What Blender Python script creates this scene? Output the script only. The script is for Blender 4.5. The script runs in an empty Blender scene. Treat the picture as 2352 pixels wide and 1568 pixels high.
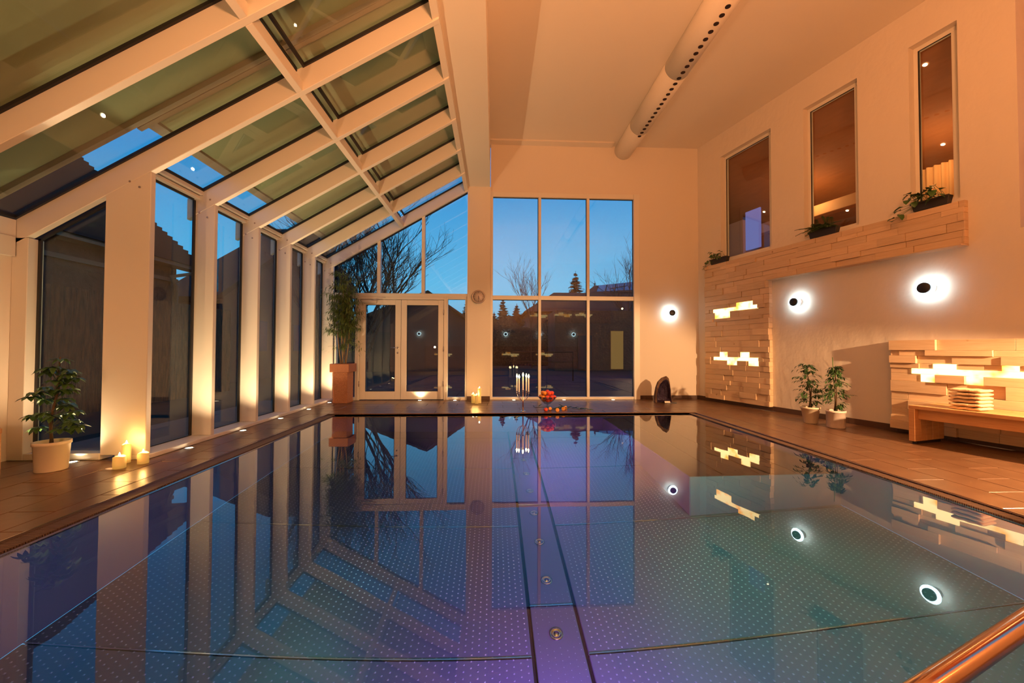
import bpy, math, random
from mathutils import Matrix, Vector
random.seed(7)
sc = bpy.context.scene
COL = sc.collection
PI = math.pi

# ------------------------------------------------------------------ camera
FPX = 900.0
YAW, PIT, ROL = 0.0453, 0.0202, 0.0028
EYE = Vector((0, 0, 1.1))
def cam_matrix():
    cy, sy = math.cos(YAW), math.sin(YAW); cp, sp = math.cos(PIT), math.sin(PIT); cr, sr = math.cos(ROL), math.sin(ROL)
    A = Matrix(((cy, -sy, 0), (sy, cy, 0), (0, 0, 1)))
    B = Matrix(((1, 0, 0), (0, cp, sp), (0, -sp, cp)))
    Cc = Matrix(((1, 0, 0), (0, 0, -1), (0, 1, 0)))
    D = Matrix(((cr, -sr, 0), (sr, cr, 0), (0, 0, 1)))
    return D @ Cc @ B @ A
CM = cam_matrix()
cam = bpy.data.cameras.new('camera'); co = bpy.data.objects.new('camera', cam); COL.objects.link(co)
cam.sensor_width = 36; cam.lens = FPX / 2352 * 36; cam.clip_start = 0.02; cam.clip_end = 500
rt, dn, fw = CM[0], CM[1], CM[2]
co.matrix_world = Matrix(((rt[0], -dn[0], -fw[0], EYE.x), (rt[1], -dn[1], -fw[1], EYE.y), (rt[2], -dn[2], -fw[2], EYE.z), (0, 0, 0, 1)))
sc.camera = co

def ray(x, y): return CM.transposed() @ Vector(((x - 1176) / FPX, (y - 784) / FPX, 1))
def on_floor(x, y, z=0.0):
    d = ray(x, y); return EYE + d * ((z - EYE.z) / d.z)
def on_y(x, y, Y):
    d = ray(x, y); return EYE + d * (Y / d.y)
def on_x(x, y, X):
    d = ray(x, y); return EYE + d * (X / d.x)

# ------------------------------------------------------------------ render look
vs = sc.view_settings
vs.view_transform = 'Standard'; vs.look = 'None'; vs.gamma = 1.0; vs.use_curve_mapping = False
vs.exposure = 0.0
cy_ = sc.cycles
cy_.max_bounces = 7; cy_.diffuse_bounces = 3; cy_.glossy_bounces = 4; cy_.transmission_bounces = 4
cy_.transparent_max_bounces = 24; cy_.caustics_reflective = False; cy_.caustics_refractive = False
cy_.sample_clamp_indirect = 4.0; cy_.use_denoising = True
try: cy_.denoiser = 'OPENIMAGEDENOISE'
except Exception: pass

# ------------------------------------------------------------------ world
wd = bpy.data.worlds.new('dusk_sky'); sc.world = wd; wd.use_nodes = True
nt = wd.node_tree; nt.nodes.clear()
def N(t, tree=None):
    return (tree or nt).nodes.new(t)
tc = N('ShaderNodeTexCoord'); sp_ = N('ShaderNodeSeparateXYZ'); nt.links.new(tc.outputs['Generated'], sp_.inputs[0])
r1 = N('ShaderNodeValToRGB'); nt.links.new(sp_.outputs['Z'], r1.inputs[0])
e = r1.color_ramp.elements
e[0].position = 0.0; e[0].color = (0.10, 0.28, 0.50, 1)
e[1].position = 1.0; e[1].color = (0.008, 0.09, 0.30, 1)
for p, c in ((0.06, (0.15, 0.44, 0.68, 1)), (0.16, (0.12, 0.45, 0.76, 1)), (0.38, (0.05, 0.28, 0.64, 1)), (0.6, (0.02, 0.20, 0.52, 1))):
    q = e.new(p); q.color = c
# the west (left) side of the sky is deeper cyan
r2 = N('ShaderNodeMapRange'); r2.inputs['From Min'].default_value = -0.25; r2.inputs['From Max'].default_value = -0.9
nt.links.new(sp_.outputs['X'], r2.inputs['Value'])
mx = N('ShaderNodeMix'); mx.data_type = 'RGBA'; mx.blend_type = 'MULTIPLY'
nt.links.new(r2.outputs[0], mx.inputs[0]); nt.links.new(r1.outputs[0], mx.inputs[6]); mx.inputs[7].default_value = (0.12, 0.85, 1.0, 1)
mp = N('ShaderNodeMapping'); mp.inputs['Scale'].default_value = (1.2, 1.2, 7); nt.links.new(tc.outputs['Generated'], mp.inputs[0])
nz = N('ShaderNodeTexNoise'); nz.inputs['Scale'].default_value = 2.2; nz.inputs['Detail'].default_value = 5; nt.links.new(mp.outputs[0], nz.inputs['Vector'])
r3 = N('ShaderNodeMapRange'); r3.inputs['From Min'].default_value = 0.48; r3.inputs['From Max'].default_value = 0.75; r3.inputs['To Max'].default_value = 0.45
nt.links.new(nz.outputs[0], r3.inputs['Value'])
m2 = N('ShaderNodeMix'); m2.data_type = 'RGBA'; nt.links.new(r3.outputs[0], m2.inputs[0]); nt.links.new(mx.outputs[2], m2.inputs[6]); m2.inputs[7].default_value = (0.12, 0.28, 0.52, 1)
bg = N('ShaderNodeBackground'); bg.inputs['Strength'].default_value = 1.35; nt.links.new(m2.outputs[2], bg.inputs['Color'])
ow = N('ShaderNodeOutputWorld'); nt.links.new(bg.outputs[0], ow.inputs[0])

# ------------------------------------------------------------------ lights (out-of-view lamp, added unseen warm fills, pool lights; fixtures' lamps sit in their builders)
WARM = (1.0, 0.56, 0.26)
def light(name, typ, loc, energy, color, size=0.05, rot=None, spot=None, blend=0.5, sy=None):
    l = bpy.data.lights.new(name, typ); l.energy = energy; l.color = color
    if typ == 'AREA':
        l.size = size
        if sy: l.shape = 'RECTANGLE'; l.size_y = sy
    else: l.shadow_soft_size = size
    if typ == 'SPOT': l.spot_size = spot; l.spot_blend = blend
    o = bpy.data.objects.new(name, l); COL.objects.link(o); o.location = loc
    if rot: o.rotation_euler = rot
    return o
def aim(a, b): return (Vector(b) - Vector(a)).to_track_quat('-Z', 'Y').to_euler()
KEY = light('lamp_light', 'SPOT', (5.62, 1.78, 1.80), 1500, WARM, 0.03, rot=aim((0, 0, 0), (-.443, .744, -.50)), spot=math.radians(74), blend=.3)
light('unseen_warm_light', 'AREA', (1.2, -0.6, 2.1), 700, (1.0, 0.385, 0.135), 1.0, rot=(PI, 0, 0))  # added fill facing up behind the viewer, no fixture
light('unseen_warm_light', 'POINT', (-2.8, -1.4, 1.2), 190, (1.0, 0.50, 0.22), 0.04)  # added warm fill, low and left behind the viewer
light('unseen_warm_light', 'POINT', (5.6, 0.4, 2.9), 14, (1.0, 0.46, 0.12), 0.04)  # weak unseen lamp, high by the right wall
light('underwater_light', 'POINT', (0.38, 1.5, -0.80), 90, (0.45, 0.13, 1.0), 0)
light('underwater_light', 'POINT', (2.1, 2.6, -0.35), 46, (0.16, 0.75, 0.46), 0)
light('underwater_light', 'POINT', (-1.2, 2.6, -0.6), 7, (0.03, 0.5, 0.40), 0)
light('underwater_light', 'POINT', (0.9, 5.6, -0.4), 34, (0.6, 0.15, 0.9), 0)

# ------------------------------------------------------------------ materials
def mat(name, color=(0.8, 0.8, 0.8), rough=0.5, metal=0.0, var=None, vscale=6.0, vstretch=None, bump=0.0, bscale=30.0, bdist=0.01, emit=None, estr=0.0, spec=None):
    m = bpy.data.materials.new(name); m.use_nodes = True; t = m.node_tree; b = t.nodes['Principled BSDF']
    b.inputs['Base Color'].default_value = (*color, 1); b.inputs['Roughness'].default_value = rough; b.inputs['Metallic'].default_value = metal
    if spec is not None: b.inputs['Specular IOR Level'].default_value = spec
    if var or bump:
        c = N('ShaderNodeTexCoord', t); mpn = N('ShaderNodeMapping', t); t.links.new(c.outputs['Object'], mpn.inputs[0])
        if vstretch: mpn.inputs['Scale'].default_value = vstretch
    if var:
        n = N('ShaderNodeTexNoise', t); n.inputs['Scale'].default_value = vscale; n.inputs['Detail'].default_value = 4; t.links.new(mpn.outputs[0], n.inputs['Vector'])
        r = N('ShaderNodeValToRGB', t); r.color_ramp.elements[0].position = 0.3; r.color_ramp.elements[1].position = 0.7
        r.color_ramp.elements[0].color = (*color, 1); r.color_ramp.elements[1].color = (*var, 1)
        t.links.new(n.outputs[0], r.inputs[0]); t.links.new(r.outputs[0], b.inputs['Base Color'])
    if bump:
        n = N('ShaderNodeTexNoise', t); n.inputs['Scale'].default_value = bscale; n.inputs['Detail'].default_value = 3; t.links.new(mpn.outputs[0], n.inputs['Vector'])
        bp = N('ShaderNodeBump', t); bp.inputs['Strength'].default_value = bump; bp.inputs['Distance'].default_value = bdist
        t.links.new(n.outputs[0], bp.inputs['Height']); t.links.new(bp.outputs[0], b.inputs['Normal'])
    if emit:
        b.inputs['Emission Color'].default_value = (*emit, 1); b.inputs['Emission Strength'].default_value = estr
    return m
def emis(name, color, s, edge=None, scale=4.0):
    m = bpy.data.materials.new(name); m.use_nodes = True; t = m.node_tree; t.nodes.clear()
    em = N('ShaderNodeEmission', t); em.inputs[0].default_value = (*color, 1); em.inputs[1].default_value = s
    o = N('ShaderNodeOutputMaterial', t); t.links.new(em.outputs[0], o.inputs[0])
    if edge:
        c = N('ShaderNodeTexCoord', t); n = N('ShaderNodeTexNoise', t); n.inputs['Scale'].default_value = scale; t.links.new(c.outputs['Object'], n.inputs['Vector'])
        r = N('ShaderNodeValToRGB', t); r.color_ramp.elements[0].position = 0.36; r.color_ramp.elements[1].position = 0.56
        r.color_ramp.elements[0].color = (*edge, 1); r.color_ramp.elements[1].color = (*color, 1)
        t.links.new(n.outputs[0], r.inputs[0]); t.links.new(r.outputs[0], em.inputs[0])
    return m
def glass_mat(name, tint=(0.86, 0.93, 0.92), boost=1.0):
    m = bpy.data.materials.new(name); m.use_nodes = True; t = m.node_tree; t.nodes.clear()
    g = N('ShaderNodeNewGeometry', t); mr = N('ShaderNodeMapRange', t)
    mr.inputs['To Min'].default_value = 1.5; mr.inputs['To Max'].default_value = 1 / 1.5; t.links.new(g.outputs['Backfacing'], mr.inputs['Value'])
    fr = N('ShaderNodeFresnel', t); t.links.new(mr.outputs[0], fr.inputs['IOR'])
    mu = N('ShaderNodeMath', t); mu.operation = 'MULTIPLY'; mu.inputs[1].default_value = boost; mu.use_clamp = True; t.links.new(fr.outputs[0], mu.inputs[0])
    tr = N('ShaderNodeBsdfTransparent', t); tr.inputs[0].default_value = (*tint, 1)
    gl = N('ShaderNodeBsdfGlossy', t); gl.inputs['Roughness'].default_value = 0.0
    mi = N('ShaderNodeMixShader', t); t.links.new(mu.outputs[0], mi.inputs[0]); t.links.new(tr.outputs[0], mi.inputs[1]); t.links.new(gl.outputs[0], mi.inputs[2])
    o = N('ShaderNodeOutputMaterial', t); t.links.new(mi.outputs[0], o.inputs[0]); return m
def water_mat():
    m = bpy.data.materials.new('water'); m.use_nodes = True; t = m.node_tree; t.nodes.clear()
    c = N('ShaderNodeTexCoord', t); mpn = N('ShaderNodeMapping', t); mpn.inputs['Scale'].default_value = (1.0, 1.8, 1); t.links.new(c.outputs['Object'], mpn.inputs[0])
    n = N('ShaderNodeTexNoise', t); n.inputs['Scale'].default_value = 1.6; n.inputs['Detail'].default_value = 1.5; t.links.new(mpn.outputs[0], n.inputs['Vector'])
    bp = N('ShaderNodeBump', t); bp.inputs['Strength'].default_value = 0.05; bp.inputs['Distance'].default_value = 0.008; t.links.new(n.outputs[0], bp.inputs['Height'])
    fr = N('ShaderNodeFresnel', t); fr.inputs['IOR'].default_value = 1.36; t.links.new(bp.outputs[0], fr.inputs['Normal'])
    mu = N('ShaderNodeMath', t); mu.operation = 'MULTIPLY_ADD'; mu.inputs[1].default_value = 1.7; mu.inputs[2].default_value = 0.0; mu.use_clamp = True; t.links.new(fr.outputs[0], mu.inputs[0])
    rf = N('ShaderNodeBsdfRefraction', t); rf.inputs['IOR'].default_value = 1.33; rf.inputs['Roughness'].default_value = 0.0; rf.inputs[0].default_value = (0.80, 0.95, 0.97, 1)
    gl = N('ShaderNodeBsdfGlossy', t); gl.inputs['Roughness'].default_value = 0.0
    t.links.new(bp.outputs[0], rf.inputs['Normal']); t.links.new(bp.outputs[0], gl.inputs['Normal'])
    mi = N('ShaderNodeMixShader', t); t.links.new(mu.outputs[0], mi.inputs[0]); t.links.new(rf.outputs[0], mi.inputs[1]); t.links.new(gl.outputs[0], mi.inputs[2])
    o = N('ShaderNodeOutputMaterial', t); t.links.new(mi.outputs[0], o.inputs[0]); return m
def wood(name, c1, c2, rough=0.55, horiz=(1, 1, 14), scale=5.0):
    m = mat(name, c1, rough, var=c2, vscale=scale, vstretch=horiz, bump=0.15, bscale=8, bdist=0.002)
    t = m.node_tree; b = t.nodes['Principled BSDF']
    # each board is slightly lighter or darker, and carries a few round knots
    oi = N('ShaderNodeObjectInfo', t); hs = N('ShaderNodeHueSaturation', t)
    mr = N('ShaderNodeMapRange', t); mr.inputs['To Min'].default_value = 0.86; mr.inputs['To Max'].default_value = 1.1; t.links.new(oi.outputs['Random'], mr.inputs['Value'])
    t.links.new(mr.outputs[0], hs.inputs['Value'])
    src = b.inputs['Base Color'].links[0].from_socket; t.links.new(src, hs.inputs['Color'])
    c = N('ShaderNodeTexCoord', t); v = N('ShaderNodeTexVoronoi', t); v.inputs['Scale'].default_value = 3.2; t.links.new(c.outputs['Object'], v.inputs['Vector'])
    r = N('ShaderNodeMapRange', t); r.inputs['From Min'].default_value = 0.03; r.inputs['From Max'].default_value = 0.07; t.links.new(v.outputs['Distance'], r.inputs['Value'])
    mxx = N('ShaderNodeMix', t); mxx.data_type = 'RGBA'; t.links.new(r.outputs[0], mxx.inputs[0]); mxx.inputs[6].default_value = (c2[0] * .5, c2[1] * .4, c2[2] * .3, 1)
    t.links.new(hs.outputs[0], mxx.inputs[7]); t.links.new(mxx.outputs[2], b.inputs['Base Color']); return m

M = {}
M['plaster'] = mat('plaster', (0.80, 0.71, 0.60), 0.8, bump=0.15, bscale=25, bdist=0.004)
M['trowel'] = mat('trowelled_plaster', (0.78, 0.69, 0.59), 0.75, bump=0.5, bscale=7, bdist=0.02, vstretch=(1.0, 1.0, 0.7))
M['white'] = mat('white_metal', (0.82, 0.77, 0.68), 0.32, spec=0.5)
M['frame'] = mat('white_frame', (0.82, 0.76, 0.66), 0.4)
M['gasket'] = mat('black_rubber', (0.012, 0.012, 0.012), 0.5)
M['tile'] = mat('brown_tile', (0.115, 0.056, 0.028), 0.30, var=(0.165, 0.085, 0.045), vscale=5, bump=0.25, bscale=9, bdist=0.006)
M['grout'] = mat('grout', (0.20, 0.14, 0.10), 0.8)
M['skirt'] = mat('skirting_tile', (0.085, 0.045, 0.03), 0.4)
M['pine'] = wood('pale_pine', (0.74, 0.55, 0.36), (0.66, 0.45, 0.27))
M['benchwood'] = wood('bench_wood', (0.60, 0.33, 0.14), (0.50, 0.25, 0.10), 0.45)
M['glass'] = glass_mat('window_glass', boost=1.25)
M['roofglass'] = glass_mat('roof_glass', (0.88, 0.92, 0.90), 1.3)
M['water'] = water_mat()
M['steel'] = mat('pool_steel', (0.27, 0.29, 0.30), 0.42, metal=0.3)
M['stud'] = mat('pool_stud', (0.50, 0.56, 0.58), 0.35, metal=0.4)
M['chrome'] = mat('chrome', (0.75, 0.72, 0.7), 0.12, metal=1.0)
M['brass'] = mat('copper_rail', (0.78, 0.50, 0.33), 0.16, metal=1.0)
M['dark'] = mat('dark_steel', (0.03, 0.03, 0.035), 0.4, metal=0.4)
M['grate'] = mat('gutter_grate', (0.10, 0.055, 0.035), 0.5)
M['awning'] = mat('awning_fabric', (0.50, 0.54, 0.36), 0.9, var=(0.44, 0.48, 0.31), vscale=2.0)
M['alu'] = mat('awning_aluminium', (0.45, 0.38, 0.30), 0.4)
M['leaf'] = mat('leaf_green', (0.045, 0.10, 0.03), 0.35, var=(0.07, 0.16, 0.04), vscale=12)
M['ficus'] = mat('ficus_leaf', (0.035, 0.075, 0.025), 0.4, var=(0.06, 0.14, 0.035), vscale=12)
M['bamboo'] = mat('bamboo_leaf', (0.09, 0.14, 0.03), 0.5, var=(0.15, 0.21, 0.05), vscale=9)
M['cane'] = mat('cane', (0.33, 0.20, 0.08), 0.5)
M['stem'] = mat('stem', (0.10, 0.06, 0.03), 0.7)
M['soil'] = mat('soil', (0.03, 0.02, 0.012), 0.9, bump=0.6, bscale=60)
M['pot'] = mat('cream_pot', (0.78, 0.66, 0.50), 0.35)
M['potwhite'] = mat('white_pot', (0.80, 0.68, 0.60), 0.3)
M['blackpot'] = mat('black_trough', (0.02, 0.016, 0.015), 0.5)
M['strand'] = mat('wicker_strand', (0.62, 0.27, 0.12), 0.3, var=(0.30, 0.10, 0.04), vscale=60, bump=1.0, bscale=140, bdist=0.01)
M['wicker'] = mat('wicker', (0.42, 0.17, 0.07), 0.4, var=(0.30, 0.10, 0.04), vscale=90, bump=1.0, bscale=110, bdist=0.01, vstretch=(1, 1, 1.6))
M['wax'] = mat('candle_wax', (0.90, 0.72, 0.36), 0.5, emit=(1.0, 0.50, 0.08), estr=0.35)  # slight emission stands in for flame light passing through the wax
M['waxwhite'] = mat('white_wax', (0.92, 0.80, 0.68), 0.4, emit=(1.0, 0.50, 0.2), estr=0.45)  # same stand-in glow as the cream wax
M['flame'] = emis('flame', (1.0, 0.72, 0.30), 30)
M['uplens'] = emis('uplight_lens', (1.0, 0.80, 0.48), 14)
M['led'] = emis('led_ring', (0.72, 0.93, 1.0), 9)
M['glow'] = emis('backlit_block', (1.0, 0.66, 0.26), 3.8, edge=(1.0, 0.36, 0.035), scale=5.0)
M['down'] = emis('downlight_lens', (1.0, 0.85, 0.6), 12)
M['towel'] = mat('towel', (0.86, 0.60, 0.34), 0.95, bump=0.8, bscale=120, bdist=0.006)
M['clockface'] = mat('clock_face', (0.62, 0.50, 0.44), 0.25)
M['clockrim'] = mat('clock_rim', (0.42, 0.34, 0.30), 0.3, metal=0.6)
M['ink'] = mat('clock_ink', (0.06, 0.035, 0.03), 0.5)
M['rock'] = mat('geode_rock', (0.10, 0.05, 0.03), 0.75, var=(0.16, 0.09, 0.05), vscale=14, bump=0.9, bscale=22, bdist=0.02)
M['crystal'] = mat('amethyst', (0.025, 0.010, 0.035), 0.2, bump=1.0, bscale=70, bdist=0.02)
M['card'] = mat('label_card', (0.8, 0.72, 0.62), 0.6)
M['orange'] = mat('orange_peel', (0.85, 0.30, 0.02), 0.4, bump=0.2, bscale=150, bdist=0.002)
M['redfruit'] = mat('red_peel', (0.80, 0.075, 0.025), 0.35, bump=0.2, bscale=150, bdist=0.002)
M['flesh'] = mat('orange_flesh', (0.88, 0.34, 0.05), 0.4)
M['bowlglass'] = glass_mat('bowl_glass', (0.9, 0.88, 0.86), 1.5)
M['duct'] = mat('duct_paint', (0.80, 0.72, 0.62), 0.4)
M['hole'] = mat('duct_hole', (0.02, 0.006, 0.004), 0.8)
M['innerwood'] = mat('gallery_wood', (0.50, 0.17, 0.05), 0.7, var=(0.42, 0.14, 0.04), vscale=4, vstretch=(1, 1, 10))
M['innerpine'] = mat('gallery_pine', (0.72, 0.36, 0.14), 0.6)
M['curtain'] = mat('curtain', (0.80, 0.45, 0.20), 0.9)
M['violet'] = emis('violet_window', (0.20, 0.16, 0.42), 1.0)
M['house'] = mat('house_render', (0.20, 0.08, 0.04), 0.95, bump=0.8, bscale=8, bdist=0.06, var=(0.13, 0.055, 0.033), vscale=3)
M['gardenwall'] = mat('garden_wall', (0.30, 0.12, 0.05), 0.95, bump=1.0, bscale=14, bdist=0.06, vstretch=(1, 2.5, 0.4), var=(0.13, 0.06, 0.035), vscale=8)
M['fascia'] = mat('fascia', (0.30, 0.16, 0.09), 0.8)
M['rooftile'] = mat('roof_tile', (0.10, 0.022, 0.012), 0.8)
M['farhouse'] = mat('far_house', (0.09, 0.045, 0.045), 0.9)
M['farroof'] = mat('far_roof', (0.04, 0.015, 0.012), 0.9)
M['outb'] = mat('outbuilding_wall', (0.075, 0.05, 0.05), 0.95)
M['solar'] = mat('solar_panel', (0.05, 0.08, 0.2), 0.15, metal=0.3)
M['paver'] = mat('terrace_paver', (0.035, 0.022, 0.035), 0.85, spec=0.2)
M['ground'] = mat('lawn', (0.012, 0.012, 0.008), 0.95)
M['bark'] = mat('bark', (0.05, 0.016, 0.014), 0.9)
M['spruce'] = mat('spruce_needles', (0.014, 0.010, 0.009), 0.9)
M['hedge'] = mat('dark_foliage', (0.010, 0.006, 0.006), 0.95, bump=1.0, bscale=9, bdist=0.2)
M['litwall'] = emis('lit_wall_glow', (0.42, 0.22, 0.07), 0.55)  # light on the yellow wall put into emission, no lamp there
M['litwin'] = emis('lit_window', (0.85, 0.50, 0.26), 0.8)

# ------------------------------------------------------------------ mesh helpers (all vertices given in world space)
def inv_of(p): return p.matrix_world.inverted() if p else None
def mesh(name, vs_, fs, m, parent=None, smooth=False, bevel=0.0, origin=None):
    me = bpy.data.meshes.new(name)
    vs_ = [Vector(v) for v in vs_]
    o = bpy.data.objects.new(name, me)
    if parent is not None:
        mw = WM[parent.name]; iv = mw.inverted(); loc = [iv @ v for v in vs_]
        o.parent = parent; WM[o.name] = mw
    else:
        if origin is None:
            xs = [v.x for v in vs_]; ys = [v.y for v in vs_]; zs = [v.z for v in vs_]
            origin = Vector(((min(xs) + max(xs)) / 2, (min(ys) + max(ys)) / 2, min(zs)))
        origin = Vector(origin); o.location = origin; loc = [v - origin for v in vs_]; WM[o.name] = Matrix.Translation(origin)
    me.from_pydata([tuple(v) for v in loc], [], fs); me.update()
    if isinstance(m, (list, tuple)):
        for q in m: me.materials.append(q)
    else: me.materials.append(m)
    if smooth: me.polygons.foreach_set('use_smooth', [True] * len(me.polygons))
    COL.objects.link(o)
    if bevel:
        b = o.modifiers.new('bevel', 'BEVEL'); b.width = bevel; b.segments = 1; b.limit_method = 'ANGLE'
    return o
WM = {}
def thing(name, label=None, cat=None, loc=(0, 0, 0), rz=0.0, group=None, kind=None):
    o = bpy.data.objects.new(name, None); COL.objects.link(o); o.empty_display_size = 0.1
    o.location = loc; o.rotation_euler = (0, 0, rz)
    WM[o.name] = Matrix.Translation(Vector(loc)) @ Matrix.Rotation(rz, 4, 'Z')
    return tag(o, label, cat, group, kind)
def tag(o, label=None, cat=None, group=None, kind=None):
    if label: o['label'] = label
    if cat: o['category'] = cat
    if group: o['group'] = group
    if kind: o['kind'] = kind
    return o
def struct(o): o['kind'] = 'structure'; return o
def stuff(o): o['kind'] = 'stuff'; return o
BF = [(0, 3, 2, 1), (4, 5, 6, 7), (0, 1, 5, 4), (1, 2, 6, 5), (2, 3, 7, 6), (3, 0, 4, 7)]
def bv(x0, x1, y0, y1, z0, z1):
    return [(x0, y0, z0), (x1, y0, z0), (x1, y1, z0), (x0, y1, z0), (x0, y0, z1), (x1, y0, z1), (x1, y1, z1), (x0, y1, z1)]
def box(name, x0, x1, y0, y1, z0, z1, m, parent=None, bevel=0.0):
    return mesh(name, bv(x0, x1, y0, y1, z0, z1), BF, m, parent, bevel=bevel)
def boxes(name, lst, m, parent=None, f=None):
    V, F = [], []
    for b in lst:
        k = len(V); q = bv(*b)
        if f: q = [f(*v) for v in q]
        V += q; F += [tuple(k + i for i in fc) for fc in BF]
    return mesh(name, V, F, m, parent)
# right wall frame: s runs along the wall from the far corner towards the viewer, o into the room
W = -0.2575
P0 = Vector((4.59, 8.6, 0))
AV = Vector((-math.sin(W), -math.cos(W), 0)); IV = Vector((-math.cos(W), math.sin(W), 0))
def RW(s, o, z): return P0 + AV * s + IV * o + Vector((0, 0, z))
def SZ(x, y, o=0.0):
    d = ray(x, y); n = -IV; t = (n.dot(P0 - EYE) - o) / n.dot(d); P = EYE + d * t
    return (P - P0).dot(AV), P.z
RB = [tuple(reversed(f)) for f in BF]
def rbox(name, s0, s1, o0, o1, z0, z1, m, parent=None, bevel=0.0):
    return mesh(name, [RW(*v) for v in bv(s0, s1, o0, o1, z0, z1)], RB, m, parent, bevel=bevel)
def rboxes(name, lst, m, parent=None):
    V, F = [], []
    for b in lst:
        k = len(V); V += [RW(*v) for v in bv(*b)]; F += [tuple(k + i for i in fc) for fc in RB]
    return mesh(name, V, F, m, parent)
def cells(u0, u1, z0, z1, holes):
    us = sorted({u0, u1, *[h[0] for h in holes], *[h[1] for h in holes]}); zs = sorted({z0, z1, *[h[2] for h in holes], *[h[3] for h in holes]})
    us = [u for u in us if u0 <= u <= u1]; zs = [z for z in zs if z0 <= z <= z1]
    out = []
    for a, b in zip(us, us[1:]):
        run = None
        for c, d in zip(zs, zs[1:]):
            um, zm = (a + b) / 2, (c + d) / 2
            if any(h[0] < um < h[1] and h[2] < zm < h[3] for h in holes):
                if run: out.append((a, b, run[0], run[1])); run = None
            else: run = (run[0], d) if run else (c, d)
        if run: out.append((a, b, run[0], run[1]))
    return out
def ringmesh(rings, closed=True, cap0=True, cap1=True):
    V, F = [], []; n = len(rings[0])
    for r in rings: V += r
    for i in range(len(rings) - 1):
        for j in range(n if closed else n - 1):
            a = i * n + j; b = i * n + (j + 1) % n; F.append((a, b, b + n, a + n))
    if cap0: F.append(tuple(reversed(range(n))))
    if cap1: F.append(tuple(range((len(rings) - 1) * n, len(rings) * n)))
    return V, F
def lathe(name, c, prof, m, parent=None, n=24, smooth=True, cap0=True, cap1=True, axis=None):
    """prof: list of (radius, height) about axis through c"""
    c = Vector(c); ax = Vector(axis or (0, 0, 1)).normalized()
    u = ax.orthogonal().normalized(); v = ax.cross(u)
    rings = [[c + ax * h + (u * math.cos(2 * PI * k / n) + v * math.sin(2 * PI * k / n)) * r for k in range(n)] for r, h in prof]
    V, F = ringmesh(rings, True, cap0, cap1); return mesh(name, V, F, m, parent, smooth)
def tube_vf(pts, rad, n=6):
    pts = [Vector(p) for p in pts]; rings = []
    prev = None
    for i, p in enumerate(pts):
        t = (pts[min(i + 1, len(pts) - 1)] - pts[max(i - 1, 0)]).normalized()
        if prev is None: u = t.orthogonal().normalized()
        else:
            u = (prev - t * prev.dot(t))
            u = u.normalized() if u.length > 1e-5 else t.orthogonal().normalized()
        prev = u; v = t.cross(u); r = rad[i] if isinstance(rad, (list, tuple)) else rad
        rings.append([p + (u * math.cos(2 * PI * k / n) + v * math.sin(2 * PI * k / n)) * r for k in range(n)])
    return ringmesh(rings)
def tube(name, pts, rad, m, parent=None, n=8, smooth=True):
    V, F = tube_vf(pts, rad, n); return mesh(name, V, F, m, parent, smooth)
class Acc:
    def __init__(s): s.V = []; s.F = []
    def add(s, V, F):
        k = len(s.V); s.V += [Vector(v) for v in V]; s.F += [tuple(k + i for i in f) for f in F]
    def build(s, name, m, parent=None, smooth=False): return mesh(name, s.V, s.F, m, parent, smooth)
def sphere_vf(c, r, nu=12, nv=8, sz=1.0):
    c = Vector(c); rings = []
    for i in range(nv + 1):
        a = PI * i / nv; rr = max(math.sin(a) * r, 1e-4)
        rings.append([c + Vector((math.cos(2 * PI * k / nu) * rr, math.sin(2 * PI * k / nu) * rr, -math.cos(a) * r * sz)) for k in range(nu)])
    return ringmesh(rings)
def prism_x(name, poly_yz, x0, x1, m, parent=None):
    n = len(poly_yz); V = [(x0, y, z) for y, z in poly_yz] + [(x1, y, z) for y, z in poly_yz]
    F = [tuple(range(n))[::-1], tuple(range(n, 2 * n))] + [(i, (i + 1) % n, n + (i + 1) % n, n + i) for i in range(n)]
    return mesh(name, V, F, m, parent)
def prism_y(name, poly_xz, y0, y1, m, parent=None, bevel=0.0):
    n = len(poly_xz); V = [(x, y0, z) for x, z in poly_xz] + [(x, y1, z) for x, z in poly_xz]
    F = [tuple(range(n)), tuple(reversed(range(n, 2 * n)))] + [((i + 1) % n, i, n + i, n + (i + 1) % n) for i in range(n)]
    return mesh(name, V, F, m, parent, bevel=bevel)

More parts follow.
